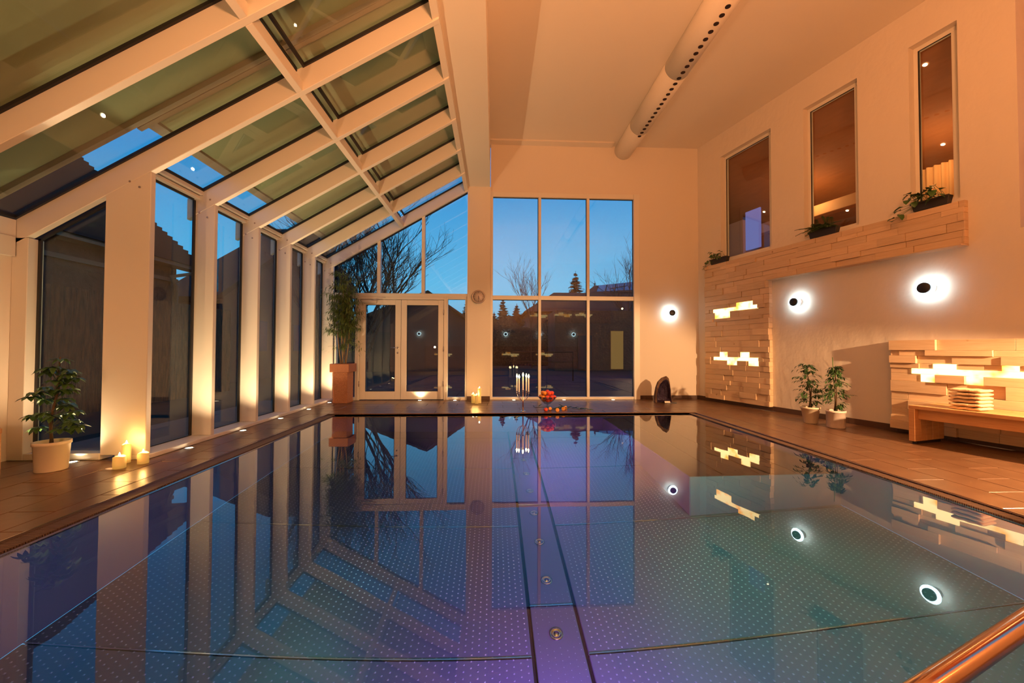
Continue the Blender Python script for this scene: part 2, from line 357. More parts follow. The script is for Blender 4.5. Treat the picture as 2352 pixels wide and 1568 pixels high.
# ------------------------------------------------------------------ structure: floor, pool
D = 8.6
PXL, PXR, PYF, PYN = -2.81, 3.55, 6.8, 0.35      # outer pool edge
GL, GR = -2.68, 3.43                               # water edge behind the gutters
floor = thing('floor', kind='structure')
boxes('floor_slab', [(-4.95, PXL, -3.4, D + .1, -.3, -.012), (PXR, 8.2, -3.4, D + .1, -.3, -.012), (PXL, PXR, PYF, D + .1, -.3, -.012), (PXL, PXR, -3.4, PYN, -.3, -.012)], M['grout'], floor)
TW, TL, J = 0.30, 0.60, 0.0025
proto = {}
def tile_at(x0, x1, y0, y1):
    key = (round(x1 - x0, 3), round(y1 - y0, 3))
    if key in proto:
        o = proto[key].copy(); COL.objects.link(o); o.location = (x0, y0, random.uniform(-.0006, .0006)); return o
    w, l = key
    me = bpy.data.meshes.new('tile'); c = .003
    q = [(J, J, -.012), (w - J, J, -.012), (w - J, l - J, -.012), (J, l - J, -.012), (J, J, -c), (w - J, J, -c), (w - J, l - J, -c), (J, l - J, -c),
         (J + c, J + c, 0), (w - J - c, J + c, 0), (w - J - c, l - J - c, 0), (J + c, l - J - c, 0)]
    me.from_pydata(q, [], [(0, 1, 5, 4), (1, 2, 6, 5), (2, 3, 7, 6), (3, 0, 4, 7), (4, 5, 9, 8), (5, 6, 10, 9), (6, 7, 11, 10), (7, 4, 8, 11), (8, 9, 10, 11)])
    me.materials.append(M['tile']); o = bpy.data.objects.new('tile', me); COL.objects.link(o); o.parent = floor; o.location = (x0, y0, 0); proto[key] = o; return o
def wall_x(y): # x of right wall face at y
    return P0.x + (P0.y - y) * (AV.x / -AV.y)
def tile_rows(xa, xb, ya, yb, along_y=True, maxx=None):
    if along_y:
        i = 0; x = xa
        while x < xb - .02:
            x1 = min(x + TW, xb); y = ya - (TL / 2 if i % 2 else 0)
            while y < yb - .02:
                a, b = max(y, ya), min(y + TL, yb)
                if b - a > .02 and (maxx is None or x < wall_x(b) + .02): tile_at(x, x1, a, b)
                y += TL
            x += TW; i += 1
    else:
        i = 0; y = ya
        while y < yb - .02:
            y1 = min(y + TW, yb); x = xa - (TL / 2 if i % 2 else 0)
            while x < xb - .02:
                a, b = max(x, xa), min(x + TL, xb)
                if b - a > .02 and a < wall_x(y1) + .02: tile_at(a, b, y, y1)
                x += TL
            y += TW; i += 1
tile_rows(-4.75, PXL, 1.9, 4.06)
tile_rows(-3.43, PXL, 4.06, PYF)
tile_rows(-3.43, 4.9, PYF, D, along_y=False)
tile_rows(PXR, 6.35, 2.0, PYF, maxx=True)

pool = thing('swimming_pool', 'long stainless steel swimming pool sunk between the tiled decks', 'pool', (0.3, 3.5, -1.3))
st = M['steel']
ZB = -1.3
boxes('pool_wall', [(PXL - .02, GL - .001, PYN, PYF, ZB, -.075), (GR + .001, PXR + .02, PYN, PYF, ZB, -.075), (PXL, PXR, PYF, PYF + .05, ZB - .05, -.012), (PXL, PXR, PYN - .05, PYN, ZB - .05, -.012)], st, pool)
def floor_plates():
    CH0, CH1 = 0.245, 0.57
    ys = [PYN, 2.395, 3.72, 5.05, 6.38, PYF]
    for a, b in zip(ys, ys[1:]):
        for x0, x1 in ((GL, CH0 - .012), (CH1 + .012, GR)):
            box('floor_plate', x0, x1, a + .006, b - .006, ZB - .03, ZB, st, pool, bevel=.004)
    yc = [PYN, 1.45, 2.77, 4.1, 5.42, PYF]
    for a, b in zip(yc, yc[1:]): box('channel_plate', CH0 + .012, CH1 - .012, a + .004, b - .004, ZB - .03, ZB + .002, st, pool, bevel=.004)
    box('pool_base', GL, GR, PYN, PYF, ZB - .08, ZB - .031, M['dark'], pool)
floor_plates()
# seam welds: fine raised lines
boxes('weld_seam', [(GL, .233, y - .004, y + .004, ZB, ZB + .006) for y in (2.395, 3.72, 5.05, 6.38)] + [(.582, GR, y - .004, y + .004, ZB, ZB + .006) for y in (2.395, 3.72, 5.05, 6.38)] + [(.257, .558, y - .004, y + .004, ZB + .002, ZB + .008) for y in (2.77, 1.45, 4.1, 5.42)], M['chrome'], pool)
a = Acc()
for i in range(int((GR - GL) / .042)):
    for j in range(int((6.1 - 1.5) / .042)):
        x = GL + .03 + i * .042; y = 1.5 + j * .042 + (.021 if i % 2 else 0)
        if .22 < x < .60 and not (.27 < x < .545 and y < 2.9): continue
        if x > 1.85 and y > 3.7: continue
        r = .0055; h = .004
        if 0.3 < x < .52 and min(abs(y - (2.54 + .468 * k)) for k in range(-2, 2)) < .08: continue
        a.add([(x - r, y - r, ZB), (x + r, y - r, ZB), (x + r, y + r, ZB), (x - r, y + r, ZB), (x, y, ZB + h)], [(0, 1, 4), (1, 2, 4), (2, 3, 4), (3, 0, 4)])
stuff(a.build('anti_slip_stud', M['stud'], pool))
for k in range(10):
    yy = 2.54 + .468 * (k - 1)
    p = lathe('inlet_nozzle', (.405, yy, ZB + .002), [(.045, 0), (.045, .006), (.036, .009), (.03, .005), (.012, .005), (.010, .009), (.001, .009)], M['chrome'], pool, 20)
# raised platform in the far right corner
box('underwater_platform', 1.9, GR, 3.75, PYF, ZB, -.37, st, pool, bevel=.008)
boxes('platform_seam', [(2.25, 2.262, 3.8, PYF, -.37, -.364), (2.62, 2.632, 3.8, PYF, -.37, -.364), (3.0, 3.012, 3.8, PYF, -.37, -.364)], M['dark'], pool)
WL = -.03
V = [(GL, PYN, WL), (GR, PYN, WL), (GR, PYF, WL), (GL, PYF, WL)]
tag(mesh('pool_water', V, [(0, 1, 2, 3)], M['water']), 'still clear pool water mirroring the windows and lamps', 'water', kind='stuff')
# gutters
for nm, x0, x1, lab in (('gutter_grate', PXL, GL, 'brown slotted overflow grate along the glazed side of the pool'), ('gutter_grate', GR, PXR, 'brown slotted overflow grate along the bench side of the pool')):
    g = thing(nm, lab, 'grate', ((x0 + x1) / 2, 3.5, -.05))
    if x0 < 0: boxes('edge_rail', [(x0, x0 + .006, PYN, PYF, -.04, .001), (x1 - .012, x1, PYN, PYF, -.045, -.024)], M['chrome'], g)
    else: boxes('edge_rail', [(x1 - .006, x1, PYN, PYF, -.04, .001), (x0, x0 + .006, PYN, PYF, -.045, -.028)], M['chrome'], g)
    stuff(boxes('grate_slat', [(x0 + .007, x1 - .013, PYN + .014 * k, PYN + .014 * k + .008, -.030, -.016) for k in range(int((PYF - PYN) / .014))], M['grate'], g))
    box('gutter_channel', x0, x1, PYN, PYF, -.074, -.05, M['dark'], g)

# ------------------------------------------------------------------ structure: walls, ceiling
CZ = 5.66
struct(box('ceiling', -.12, 8.2, -3.4, D + .2, CZ, CZ + .15, M['plaster']))
struct(box('trim_1', -.1, 2.62, 8.40, D, CZ - .03, CZ, M['plaster']))
struct(box('trim_2', -.59, -.10, -3.4, D + .05, 4.66, CZ + .15, M['plaster']))          # boxed beam at the head of the glass roof
COLX0, COLX1 = -.59, -.09
struct(box('trim_3', COLX0, COLX1, 8.54, D + .12, 0, 4.66, M['plaster']))                 # column with the clock
# far wall with the tall window
fw_ = cells(-.09, 5.0, 0, CZ, [(-.09, 3.24, .0, 4.58)])
struct(boxes('wall_far', [(u0, u1, D, D + .11, z0, z1) for u0, u1, z0, z1 in fw_], M['plaster']))
# right wall
HOL = [(.64, 1.78, 2.97, 5.17), (2.37, 3.17, 2.97, 5.17), (3.776, 4.25, 2.97, 5.17), (4.72, 7.4, 2.46, 5.5)]
rw_ = cells(-.3, 12.2, -.3, CZ, HOL)
struct(rboxes('wall_right', [(u0, u1, -.22, 0, z0, z1) for u0, u1, z0, z1 in rw_], M['trowel']))
struct(box('wall_left', -4.95, -4.75, -3.4, 4.2, 0, 2.22, M['plaster']))
struct(box('trim_4', -4.75, -4.705, -3.4, 4.05, 2.0, 2.19, M['white']))
struct(box('wall_back', -5.0, 8.2, -3.6, -3.4, 0, 5.8, M['plaster']))
# skirting tiles
def skirting(name, pts):
    b = thing(name, kind='structure', loc=pts[0])
    for p, q in zip(pts, pts[1:]):
        p = Vector(p); q = Vector(q); L = (q - p).length; d = (q - p) / L; nrm = Vector((0, 0, 1)).cross(d)
        t = 0
        while t < L - .05:
            e_ = min(t + .6, L); a0 = p + d * (t + .002); a1 = p + d * (e_ - .002); k = nrm * .012
            V = [a0, a1, a1 + k, a0 + k]; V = V + [v + Vector((0, 0, .085)) for v in V]
            mesh('skirting_tile', V, BF, M['skirt'], b); t = e_
skirting('baseboard_far', [(4.585, 8.6, 0), (3.25, 8.6, 0)])
skirting('baseboard_column', [(-.09, 8.54, 0), (-.59, 8.54, 0)])
skirting('baseboard_right', [RW(9, 0, 0), RW(0.01, 0, 0)])
skirting('baseboard_left', [(-4.75, 4.0, 0), (-4.75, -1, 0)])

# far tall window (3 x 2 lights)
def pane(name, x0, x1, y0, y1, z0, z1, parent, m='glass'): return box(name, x0, x1, y0, y1, z0, z1, M[m], parent)
w = thing('window_1', kind='structure', loc=(1.5, 8.6, 0))
fy0, fy1 = D - .005, D + .10
box('window_frame', -.09, -.035, fy0, fy1, .0, 4.58, M['frame'], w, .004)
box('window_frame', 3.11, 3.24, D - .02, fy1, .0, 4.58, M['frame'], w, .004)
box('window_frame', -.035, 3.11, fy0, fy1, 4.475, 4.58, M['frame'], w, .004)
box('window_sill', -.035, 3.11, fy0, fy1, .0, .055, M['frame'], w, .004)
for x in (1.0, 2.083): box('mullion', x - .03, x + .03, fy0, fy1, .055, 4.475, M['frame'], w, .004)
xs = [-.035, .97, 1.03, 2.053, 2.113, 3.11]
for k in range(3):
    xa, xb = xs[2 * k], xs[2 * k + 1]
    box('transom', xa, xb, fy0 + .003, fy1, 2.195, 2.285, M['frame'], w, .004)
    for z0, z1 in ((.055, 2.195), (2.285, 4.475)):
        boxes('gasket', [(xa, xb, D + .045, D + .06, z1 - .012, z1), (xb - .012, xb, D + .045, D + .06, z0, z1 - .012)], M['gasket'], w)
        pane('pane', xa, xb - .012, D + .05, D + .056, z0, z1 - .012, w)
# gable glazing over and beside the door
zb = lambda x: 2.89 + .588 * (x + 3.43)
g = thing('window_2', kind='structure', loc=(-2, 8.6, 2.3))
box('transom', -3.43, -.59, D - .03, D + .10, 2.235, 2.31, M['frame'], g, .004)
for x in (-2.51, -1.555): box('mullion', x - .035, x + .035, D - .01, D + .10, 2.31, zb(x) + .02, M['frame'], g, .004)
for xa, xb in ((-3.40, -2.545), (-2.475, -1.59), (-1.52, -.6)):
    prism_y('pane', [(xa, 2.31), (xb, 2.31), (xb, zb(xb) + .03), (xa, zb(xa) + .03)], D + .05, D + .056, M['glass'], g)
    prism_y('gasket', [(xa, zb(xa) - .018), (xb, zb(xb) - .018), (xb, zb(xb) + .03), (xa, zb(xa) + .03)], D + .03, D + .05, M['gasket'], g)
for i, (xa, xb) in enumerate(((-3.43, -2.95), (-1.045, -.59))):
    g = thing('window_%d' % (i + 3), kind='structure', loc=((xa + xb) / 2, 8.6, 0))
    for a_, b_ in ((xa, xa + .03), (xb - .045, xb)): box('window_frame', a_, b_, D - .02, D + .10, 0, 2.235, M['frame'], g, .003)
    box('window_sill', xa + .03, xb - .045, D - .02, D + .10, 0, .06, M['frame'], g, .003)
    box('window_frame', xa + .03, xb - .045, D - .02, D + .10, 2.19, 2.235, M['frame'], g, .003)
    pane('pane', xa + .03, xb - .045, D + .05, D + .056, .06, 2.19, g)
# double door
d = thing('door_1', kind='structure', loc=(-2, 8.6, 0))
dl, dr, dz = -2.95, -1.045, 2.235
for a_, b_ in ((dl, dl + .05), (dr - .05, dr)): box('door_frame', a_, b_, D - .03, D + .10, 0, dz, M['frame'], d, .004)
box('door_frame', dl + .05, dr - .05, D - .03, D + .10, dz - .06, dz, M['frame'], d, .004)
mid = -2.02
for k, (a_, b_) in enumerate(((dl + .055, mid - .004), (mid + .004, dr - .055))):
    lf = box('door_stile', a_, a_ + .12, D - .015, D + .055, .012, dz - .068, M['frame'], d, .004)
    lf['label'] = ('left' if k == 0 else 'right') + ' leaf of the white glazed double door'
    box('door_stile', b_ - .12, b_, D - .015, D + .055, .012, dz - .068, M['frame'], d, .004)
    box('door_rail', a_ + .12, b_ - .12, D - .015, D + .055, dz - .178, dz - .068, M['frame'], d, .004)
    box('door_rail', a_ + .12, b_ - .12, D - .015, D + .055, .012, .185, M['frame'], d, .004)
    boxes('gasket', [(a_ + .12, b_ - .12, D - .004, D + .006, .185, .197), (a_ + .12, a_ + .13, D - .004, D + .006, .197, dz - .178), (b_ - .13, b_ - .12, D - .004, D + .006, .197, dz - .178), (a_ + .13, b_ - .13, D - .004, D + .006, dz - .188, dz - .178)], M['gasket'], d)
    pane('pane', a_ + .12, b_ - .12, D + .02, D + .026, .185, dz - .178, d)
    for zc in (.35, 1.1, 1.9):
        hx = a_ - .004 if k == 0 else b_ + .004
        lathe('hinge', (hx, D - .035, zc - .06), [(.008, 0), (.008, .12)], M['chrome'], d, 10)
hd = lathe('door_handle', (mid - .065, D - .02, 1.13), [(.022, 0), (.022, .008), (.009, .010), (.009, .05)], M['chrome'], d, 14, axis=(0, -1, 0))
tube('lever', [(mid - .065, D - .068, 1.13), (mid - .10, D - .072, 1.13), (mid - .20, D - .07, 1.13)], .009, M['chrome'], hd)
lathe('key_plate', (mid - .065, D - .02, 1.02), [(.018, 0), (.018, .006)], M['chrome'], d, 14, axis=(0, -1, 0))
box('door_closer', dl + .12, dl + .42, D - .065, D - .016, dz - .145, dz - .09, M['white'], d, .006)
tube('closer_arm', [(dl + .30, D - .045, dz - .085), (dl + .50, D - .05, dz - .045), (dl + .60, D - .04, dz - .03)], .007, M['white'], d)

# ------------------------------------------------------------------ glazed lean-to: posts, eaves, rafters, panes
XI, XO = -3.45, -3.72
PY = [4.06 + .9 * k for k in range(6)]     # front face of each post
PY[5] = 8.53
lw = thing('wall_glazed', kind='structure', loc=(-3.6, 6.2, 0))
for k, y in enumerate(PY):
    xo = -3.88 if k == 0 else XO
    p = prism_y('post', [(xo, .045), (XI, .045), (XI, zb(XI)), (xo, zb(xo) if k == 0 else zb(XI))], y + .003, y + .062, M['white'], lw, .004)
    if k == 0: p['label'] = 'broad white corner post with candles at its foot'
    for bx, bz in ((XO + .07, 2.77), (XO + .165, 2.715), (XO + .10, 2.99), (XO + .195, 2.935)):
        if k == 0 and bz > 2.9: continue
        lathe('bolt', (bx + (.02 if k else 0), y, bz), [(.011, .001), (.011, .004), (.007, .0045)], M['clockrim'], p, 8, axis=(0, -1, 0))
box('sill', XO - .02, -3.43, 4.06, D, .0, .045, M['white'], lw, .004)
box('eaves_rail', XO - .03, -3.62, 4.13, D, 2.935, 2.975, M['white'], lw, .004)
box('eaves_rail', XO - .05, -3.585, 4.13, D, 2.985, 3.055, M['white'], lw, .004)
for i in range(5):
    ya, yb = PY[i] + .065, PY[i + 1]
    g = thing('window_%d' % (i + 5), kind='structure', loc=(XO, (ya + yb) / 2, .045))
    pane('pane', XO + .02, XO + .026, ya, yb, .045, 2.935, g)
    box('gasket', XO + .026, XO + .046, yb - .028, yb, .045, 2.92, M['gasket'], g)
    box('gasket', XO + .026, XO + .046, ya, yb - .028, 2.915, 2.935, M['gasket'], g)
    box('gasket', XO + .026, XO + .05, ya, yb - .028, .045, .055, M['gasket'], g)
# return bay facing the viewer
g = thing('window_10', kind='structure', loc=(-4.2, 4.1, 0))
box('window_frame', -4.75, -4.60, 4.06, 4.2, .0, 2.19, M['white'], g, .004)
box('window_sill', -4.60, -3.88, 4.06, 4.2, .0, .065, M['white'], g, .004)
prism_y('pane', [(-4.60, .065), (-3.86, .065), (-3.86, zb(-3.86) - .0), (-4.60, zb(-4.60) + .0)], 4.17, 4.176, M['glass'], g)
prism_y('gasket', [(-4.60, zb(-4.6) - .03), (-3.88, zb(-3.88) - .03), (-3.88, zb(-3.88) + .02), (-4.60, zb(-4.6) + .02)], 4.145, 4.165, M['gasket'], g)
box('gasket', -4.60, -4.575, 4.145, 4.165, .065, zb(-4.6), M['gasket'], g)
# roof
roof = thing('ceiling_glazed', kind='structure', loc=(-2, 6, 3.7))
RT = .255
def slope_box(name, xa, xb, y0, y1, o0, o1, m, parent, bevel=0.0):
    return prism_y(name, [(xa, zb(xa) + o0), (xb, zb(xb) + o0), (xb, zb(xb) + o1), (xa, zb(xa) + o1)], y0, y1, m, parent, bevel)
RY = [PY[0] - .9 * k for k in range(8, 0, -1)] + PY
for y in RY:
    xa = -4.80 if y < 4.1 else -3.78
    r = slope_box('rafter', xa, -.59, y, y + .065, 0, RT, M['white'], roof, .004)
for ya, yb, in zip(RY, RY[1:]):
    slope_box('purlin', -2.03, -1.975, ya + .065, yb, 0.0, .11, M['white'], roof, .003)
    slope_box('head_rail', -.66, -.59, ya + .065, yb, .02, RT, M['white'], roof)
box('eaves_rail', -4.80, -4.71, -3.2, 4.055, 2.192, 2.36, M['white'], roof)
for k, (ya, yb) in enumerate(zip(RY, RY[1:])):
    near = yb <= 4.1
    g = thing('window_%d' % (k + 11), kind='structure', loc=(-2, (ya + yb) / 2, 3.8))
    for xa, xb in ((-4.72 if near else -3.60, -2.03), (-1.97, -.66)):
        slope_box('pane', xa, xb, ya + .065, yb, RT + .012, RT + .020, M['roofglass'], g)
        if yb > 1.5:
            slope_box('gasket', xa, xb, yb - .022, yb - .001, RT - .022, RT + .011, M['gasket'], g)
            slope_box('gasket', xa, xa + .02, ya + .065, yb - .022, RT - .022, RT + .011, M['gasket'], g)
            slope_box('gasket', xb - .012, xb, ya + .065, yb - .022, RT - .012, RT + .011, M['gasket'], g)
# exterior awnings above the roof glass
def awning(label, y0, y1, xa, xb, off=.40):
    t = thing('roof_awning', label, 'awning', ((xa + xb) / 2, (y0 + y1) / 2, zb(-2) + off), group='awnings over the glass roof')
    slope_box('awning_fabric', xa, xb, y0, y1, off, off + .006, M['awning'], t)
    slope_box('front_bar', xa - .08, xa, y0, y1, off - .03, off + .05, M['alu'], t)
    for y in (y0 - .05, y1):
        slope_box('side_rail', xa - .12, xb, y, y + .05, off - .06, off + .02, M['alu'], t)
    return t
awning('olive fabric awning stretched over the near roof panes', -3.2, 3.84, -4.95, -.6)
awning('olive fabric awning with its front bar above the far roof panes', 3.95, 8.10, -3.33, -.6)

# ------------------------------------------------------------------ duct
dc = (2.88, 5.56); dr_ = .20
t = thing('ventilation_duct', 'long round white ventilation duct with a row of dark holes under the ceiling', 'duct', (dc[0], 2.5, dc[1]))
for ya, yb in ((-3.3, -1.9), (-1.9, .2), (.2, 2.3), (2.3, 4.4), (4.4, 6.0), (6.0, 7.6), (7.6, 8.6)):
    lathe('duct_section', (dc[0], ya + .004, dc[1]), [(dr_ - .004, 0), (dr_, .003), (dr_, yb - ya - .011), (dr_ - .004, yb - ya - .008)], M['duct'], t, 40, axis=(0, 1, 0))

for k in range(44):
    yh = 7.62 - .129 * k
    lathe('outlet_hole', (dc[0] + .003, yh, dc[1] - dr_ + .004), [(.001, 0), (.034, 0), (.034, .0065), (.001, .0065)], M['hole'], t, 14, axis=(0, 0, -1), smooth=False)

# ------------------------------------------------------------------ right wall: timber cladding with back-lit blocks
rng = random.Random(21)
def subtract(a, b, cuts):
    segs = [(a, b)]
    for c, d_ in cuts:
        out = []
        for p, q in segs:
            if d_ <= p or c >= q: out.append((p, q)); continue
            if c > p: out.append((p, c))
            if d_ < q: out.append((d_, q))
        segs = out
    return [x for x in segs if x[1] - x[0] > .012]
def cladding(root, rows, ext, glows, base_o, steps, lmin, lmax):
    for z0, z1 in zip(rows, rows[1:]):
        s0, s1 = ext((z0 + z1) / 2)
        cuts = [(g[0], g[1]) for g in glows if g[2] < z1 - .004 and g[3] > z0 + .004]
        s = s1 - rng.uniform(0, lmin)
        edges = [s1]
        while s > s0 + .08:
            edges.append(s); s -= rng.uniform(lmin, lmax)
        edges.append(s0)
        last = -1
        for b_, a_ in zip(edges, edges[1:]):
            c = rng.choice([q for q in range(len(steps)) if q != last]); last = c
            for p, q in subtract(a_, b_, cuts):
                rbox('plank', p + .001, q - .001, .0, base_o + steps[c], z0 + .001, z1 - .001, M['pine'], root, bevel=.002)
def glow_group(label, blocks, o, loc_s):
    zc = min(b[2] for b in blocks)
    g = thing('wall_light', label, 'light', RW(loc_s, o, zc))
    for b in blocks: rbox('light_block', b[0] + .002, b[1] - .002, .02, o, b[2] + .002, b[3] - .002, M['glow'], g)
    return g
def S_(x, y, o): return SZ(x, y, o)[0]
O1 = .09
z = [.075, .17, .285, .39, .48, .59, .70, .80, .888, .955, 1.06, 1.16, 1.285, 1.38, 1.50, 1.60, 1.69, 1.755, 1.885, 1.955, 2.035, 2.13, 2.24, 2.375, 2.47, 2.55, 2.66, 2.76, 2.83, 2.91]
e1a, e1b = S_(1618.2, 700, O1), S_(1766, 760, O1)
e1c = S_(2214, 500, O1)
panel = thing('timber_wall_panel', 'tall pale timber cladding that continues as a long shelf under the gallery windows', 'cladding', RW(e1a, O1, .06))
L2 = [(S_(1638, 822, O1), S_(1740, 825, O1), .888, .955), (S_(1652, 808, O1), S_(1669.5, 808, O1), .955, 1.06), (S_(1699, 808, O1), S_(1719, 808, O1), .955, 1.06),
      (S_(1669, 836, O1), S_(1691.7, 836, O1), .80, .888), (S_(1718, 836, O1), S_(1740, 836, O1), .80, .888)]
L1 = [(S_(1637, 715, O1), S_(1739, 706, O1), 1.885, 1.955), (S_(1641, 724, O1), S_(1675, 724, O1), 1.755, 1.885), (S_(1690, 700, O1), S_(1728, 700, O1), 1.955, 2.035)]
cladding(panel, z, lambda zz: (e1a, e1b) if zz < 2.37 else (e1a, e1c), L1 + L2, O1 - .02, [.0, .007, .014, .024], .22, .62)
rboxes('backing_board', [(e1b, e1c, .0, .16, 2.36, 2.374)], M['pine'], panel)
glow_group('upper row of back-lit amber blocks in the tall timber panel', L1, O1 - .012, 1.0)
glow_group('lower row of back-lit amber blocks in the tall timber panel', L2, O1 - .012, 1.0)
O2 = .15
e2 = S_(2042, 880, O2)
z = [.06, .17, .235, .337, .448, .553, .70, .80, .87, .935, 1.033, 1.104, 1.236]
slab = thing('timber_bench_panel', 'low pale timber block wall behind the right-hand bench and towels', 'cladding', RW(e2, O2, .06))
L3 = [(S_(2089.8, 850, O2), 7.5, .80, .87), (S_(2138.8, 838, O2), S_(2191.8, 838, O2), .87, .935), (S_(2111, 868, O2), S_(2141.8, 868, O2), .70, .80), (S_(2215, 872, O2), S_(2258, 872, O2), .70, .80),
      (S_(2297, 842, O2), S_(2336.7, 842, O2), .87, .935), (5.05, 5.3, .87, .935), (5.5, 5.8, .70, .80), (6.1, 6.4, .87, .935), (6.7, 7.0, .70, .80)]
cladding(slab, z, lambda zz: (e2, 7.6), L3, O2 - .04, [.0, .0, .016, .038], .26, .75)
glow_group('long zigzag of back-lit amber blocks above the right-hand bench', L3, O2 - .03, 4.5)

# ------------------------------------------------------------------ gallery windows in the right wall
for k, (s0, s1, zt) in enumerate(((.64, 1.78, 5.17), (2.37, 3.17, 5.17), (3.776, 4.25, 5.17))):
    g = thing('window_%d' % (k + 31), kind='structure', loc=RW((s0 + s1) / 2, -.1, 2.97))
    o0, o1 = -.16, -.10; fl_, fr_ = .05, .10 if k else .12
    rbox('window_frame', s0, s0 + fl_, o0, o1, 2.97, zt - .06, M['frame'], g, .004)
    rbox('window_frame', s1 - fr_, s1, o0, o1, 2.97, zt - .06, M['frame'], g, .004)
    rbox('window_frame', s0, s1, o0, o1, zt - .06, zt, M['frame'], g, .004)
    rbox('window_frame', s0 + fl_, s1 - fr_, o0, o1, 2.97, 3.03, M['frame'], g, .004)
    rboxes('gasket', [(s0 + fl_, s0 + fl_ + .012, o1 - .01, o1 + .002, 3.03, zt - .06), (s0 + fl_, s1 - fr_, o1 - .01, o1 + .002, zt - .07, zt - .06)], M['gasket'], g)
    rbox('pane', s0 + fl_, s1 - fr_, -.14, -.134, 3.03, zt - .06, M['glass'], g)
# room behind the gallery windows
def cpl(dd): return 5.45 - .40 * dd           # sloping ceiling height at depth dd behind the wall
def rquad(name, pts, m, parent=None):
    return mesh(name, [RW(*p) for p in pts], [tuple(range(len(pts)))], m, parent)
gal = thing('wall_gallery', kind='structure', loc=RW(2, -2, 2.7))
rquad('gallery_ceiling', [(-2.2, -.23, cpl(.23)), (6.5, -.23, cpl(.23)), (6.5, -4.2, cpl(4.2)), (-2.2, -4.2, cpl(4.2))], M['innerwood'], gal)
rboxes('gallery_back', [(-2.2, 6.5, -4.3, -4.2, 2.5, 5.5), (-2.3, -2.2, -4.3, -.23, 2.5, 5.5), (6.5, 6.6, -4.3, -.6, 2.5, 5.5)], M['innerwood'], gal)
rboxes('gallery_floor', [(-2.2, 6.5, -4.3, -.23, 2.6, 2.7)], M['innerpine'], gal)
rbox('gallery_beam', -2.2, 2.6, -2.2, -2.0, 3.95, 4.18, M['innerpine'], gal, .01)
rboxes('gallery_partition', [(-.9, -.8, -4.2, -2.2, 2.7, 4.4), (-2.15, -.9, -2.3, -2.2, 2.7, 4.0)], M['innerpine'], gal)
# the doorway with bluish light seen through the first gallery window
def on_depth(x, y, dd): s, z_ = SZ(x, y, -dd); return s, z_
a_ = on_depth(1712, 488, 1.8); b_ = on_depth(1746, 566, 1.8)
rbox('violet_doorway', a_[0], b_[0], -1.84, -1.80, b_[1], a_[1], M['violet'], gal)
p_ = on_depth(1660, 410, 1.9); q_ = on_depth(1706, 400, 1.9)
rbox('gallery_wall_board', p_[0], q_[0], -1.98, -1.88, 2.7, 4.4, M['innerpine'], gal)
V, F = [], []
c0 = on_depth(2112, 392, 2.2); c1 = on_depth(2182, 392, 2.2)
n = 26
for i in range(n + 1):
    s = c0[0] - .1 + (c1[0] - c0[0] + .2) * i / n; o = -2.2 + .04 * math.sin(i * 1.5)
    V += [RW(s, o, 2.7), RW(s, o, c0[1])]
for i in range(n): F.append((2 * i, 2 * i + 2, 2 * i + 3, 2 * i + 1))
tag(mesh('curtain', V, F, M['curtain'], smooth=True), 'pale pleated curtain seen through the narrow gallery window', 'curtain')
dl_pts = [(2125, 148), (2166, 331), (1892, 475), (1946, 483), (1755, 486)]
dlab = ['downlight high in the narrow gallery window', 'downlight lower down in the narrow gallery window', 'downlight in the middle gallery window, left of the pair', 'downlight in the middle gallery window, right of the pair', 'downlight at the right edge of the first gallery window']
for (x, y), lb in zip(dl_pts, dlab):
    d_ = ray(x, y); n_ = -IV
    # intersect with sloping ceiling: z = 5.45 - .40*depth, depth = n.(P-P0)
    A_ = n_.dot(EYE - P0); B_ = n_.dot(d_); tt = (5.45 - .40 * A_ - EYE.z) / (d_.z + .40 * B_)
    P = EYE + d_ * tt; nv = (Vector((0, 0, -1)) - n_ * .40).normalized()
    o = lathe('downlight', P + nv * .002, [(.001, .004), (.026, .004), (.026, .006)], [M['down']], None, 14, axis=nv)
    tag(o, lb, 'light', group='gallery downlights')
for s in (1.2, 3.2, 5.2): light('gallery_light', 'POINT', RW(s, -1.7, 4.2), 16, (1.0, 0.50, 0.20), .12)
# upper opening at the right edge: reveal clad with boards
struct(rbox('wall_reveal', 4.60, 4.72, -.75, -.215, 2.46, 5.5, M['trowel']))
rv = thing('reveal_cladding', 'strip of timber cladding inside the upper opening at the right edge', 'cladding', RW(4.73, -.3, 2.5))
zz = 2.50
for i, h in enumerate([.16, .12, .18, .14, .15, .18]):
    rbox('plank', 4.722, 4.745 + .008 * (i % 2), -.74, -.16, zz + .002, zz + h - .002, M['pine'], rv, .002); zz += h

# ------------------------------------------------------------------ wall lamps with cool ring light
def ring_lamp(P, nrm, label, group='round wall lamps with white ring light'):
    P = Vector(P); nrm = Vector(nrm).normalized()
    t = thing('ring_wall_lamp', label, 'light', P, group=group)
    lathe('wall_mount', P, [(.066, 0), (.066, .03), (.03, .034), (.03, .10)], M['clockrim'], t, 28, axis=nrm)
    lathe('light_ring', P + nrm * .105, [(.068, 0), (.104, 0), (.106, .008), (.098, .018), (.068, .018)], M['led'], t, 36, axis=nrm, cap0=False, cap1=False)
    lathe('front_disc', P + nrm * .10, [(.03, 0), (.068, .004), (.068, .045), (.060, .052), (.001, .052)], M['dark'], t, 32, axis=nrm, cap1=False)
    light('ring_lamp_light', 'AREA', P + nrm * .098, 1.5, (.66, .92, 1.0), .19, rot=(-nrm).to_track_quat('-Z', 'Y').to_euler())
    return t
s1_, z1_ = SZ(1836, 694, 0); s2_, z2_ = SZ(2137, 662, 0)
ring_lamp(RW(s1_, 0, z1_), IV, 'round wall lamp with cool white halo above the two ficus pots')
ring_lamp(RW(s2_, 0, z2_), IV, 'round wall lamp with cool white halo above the right-hand timber block wall')
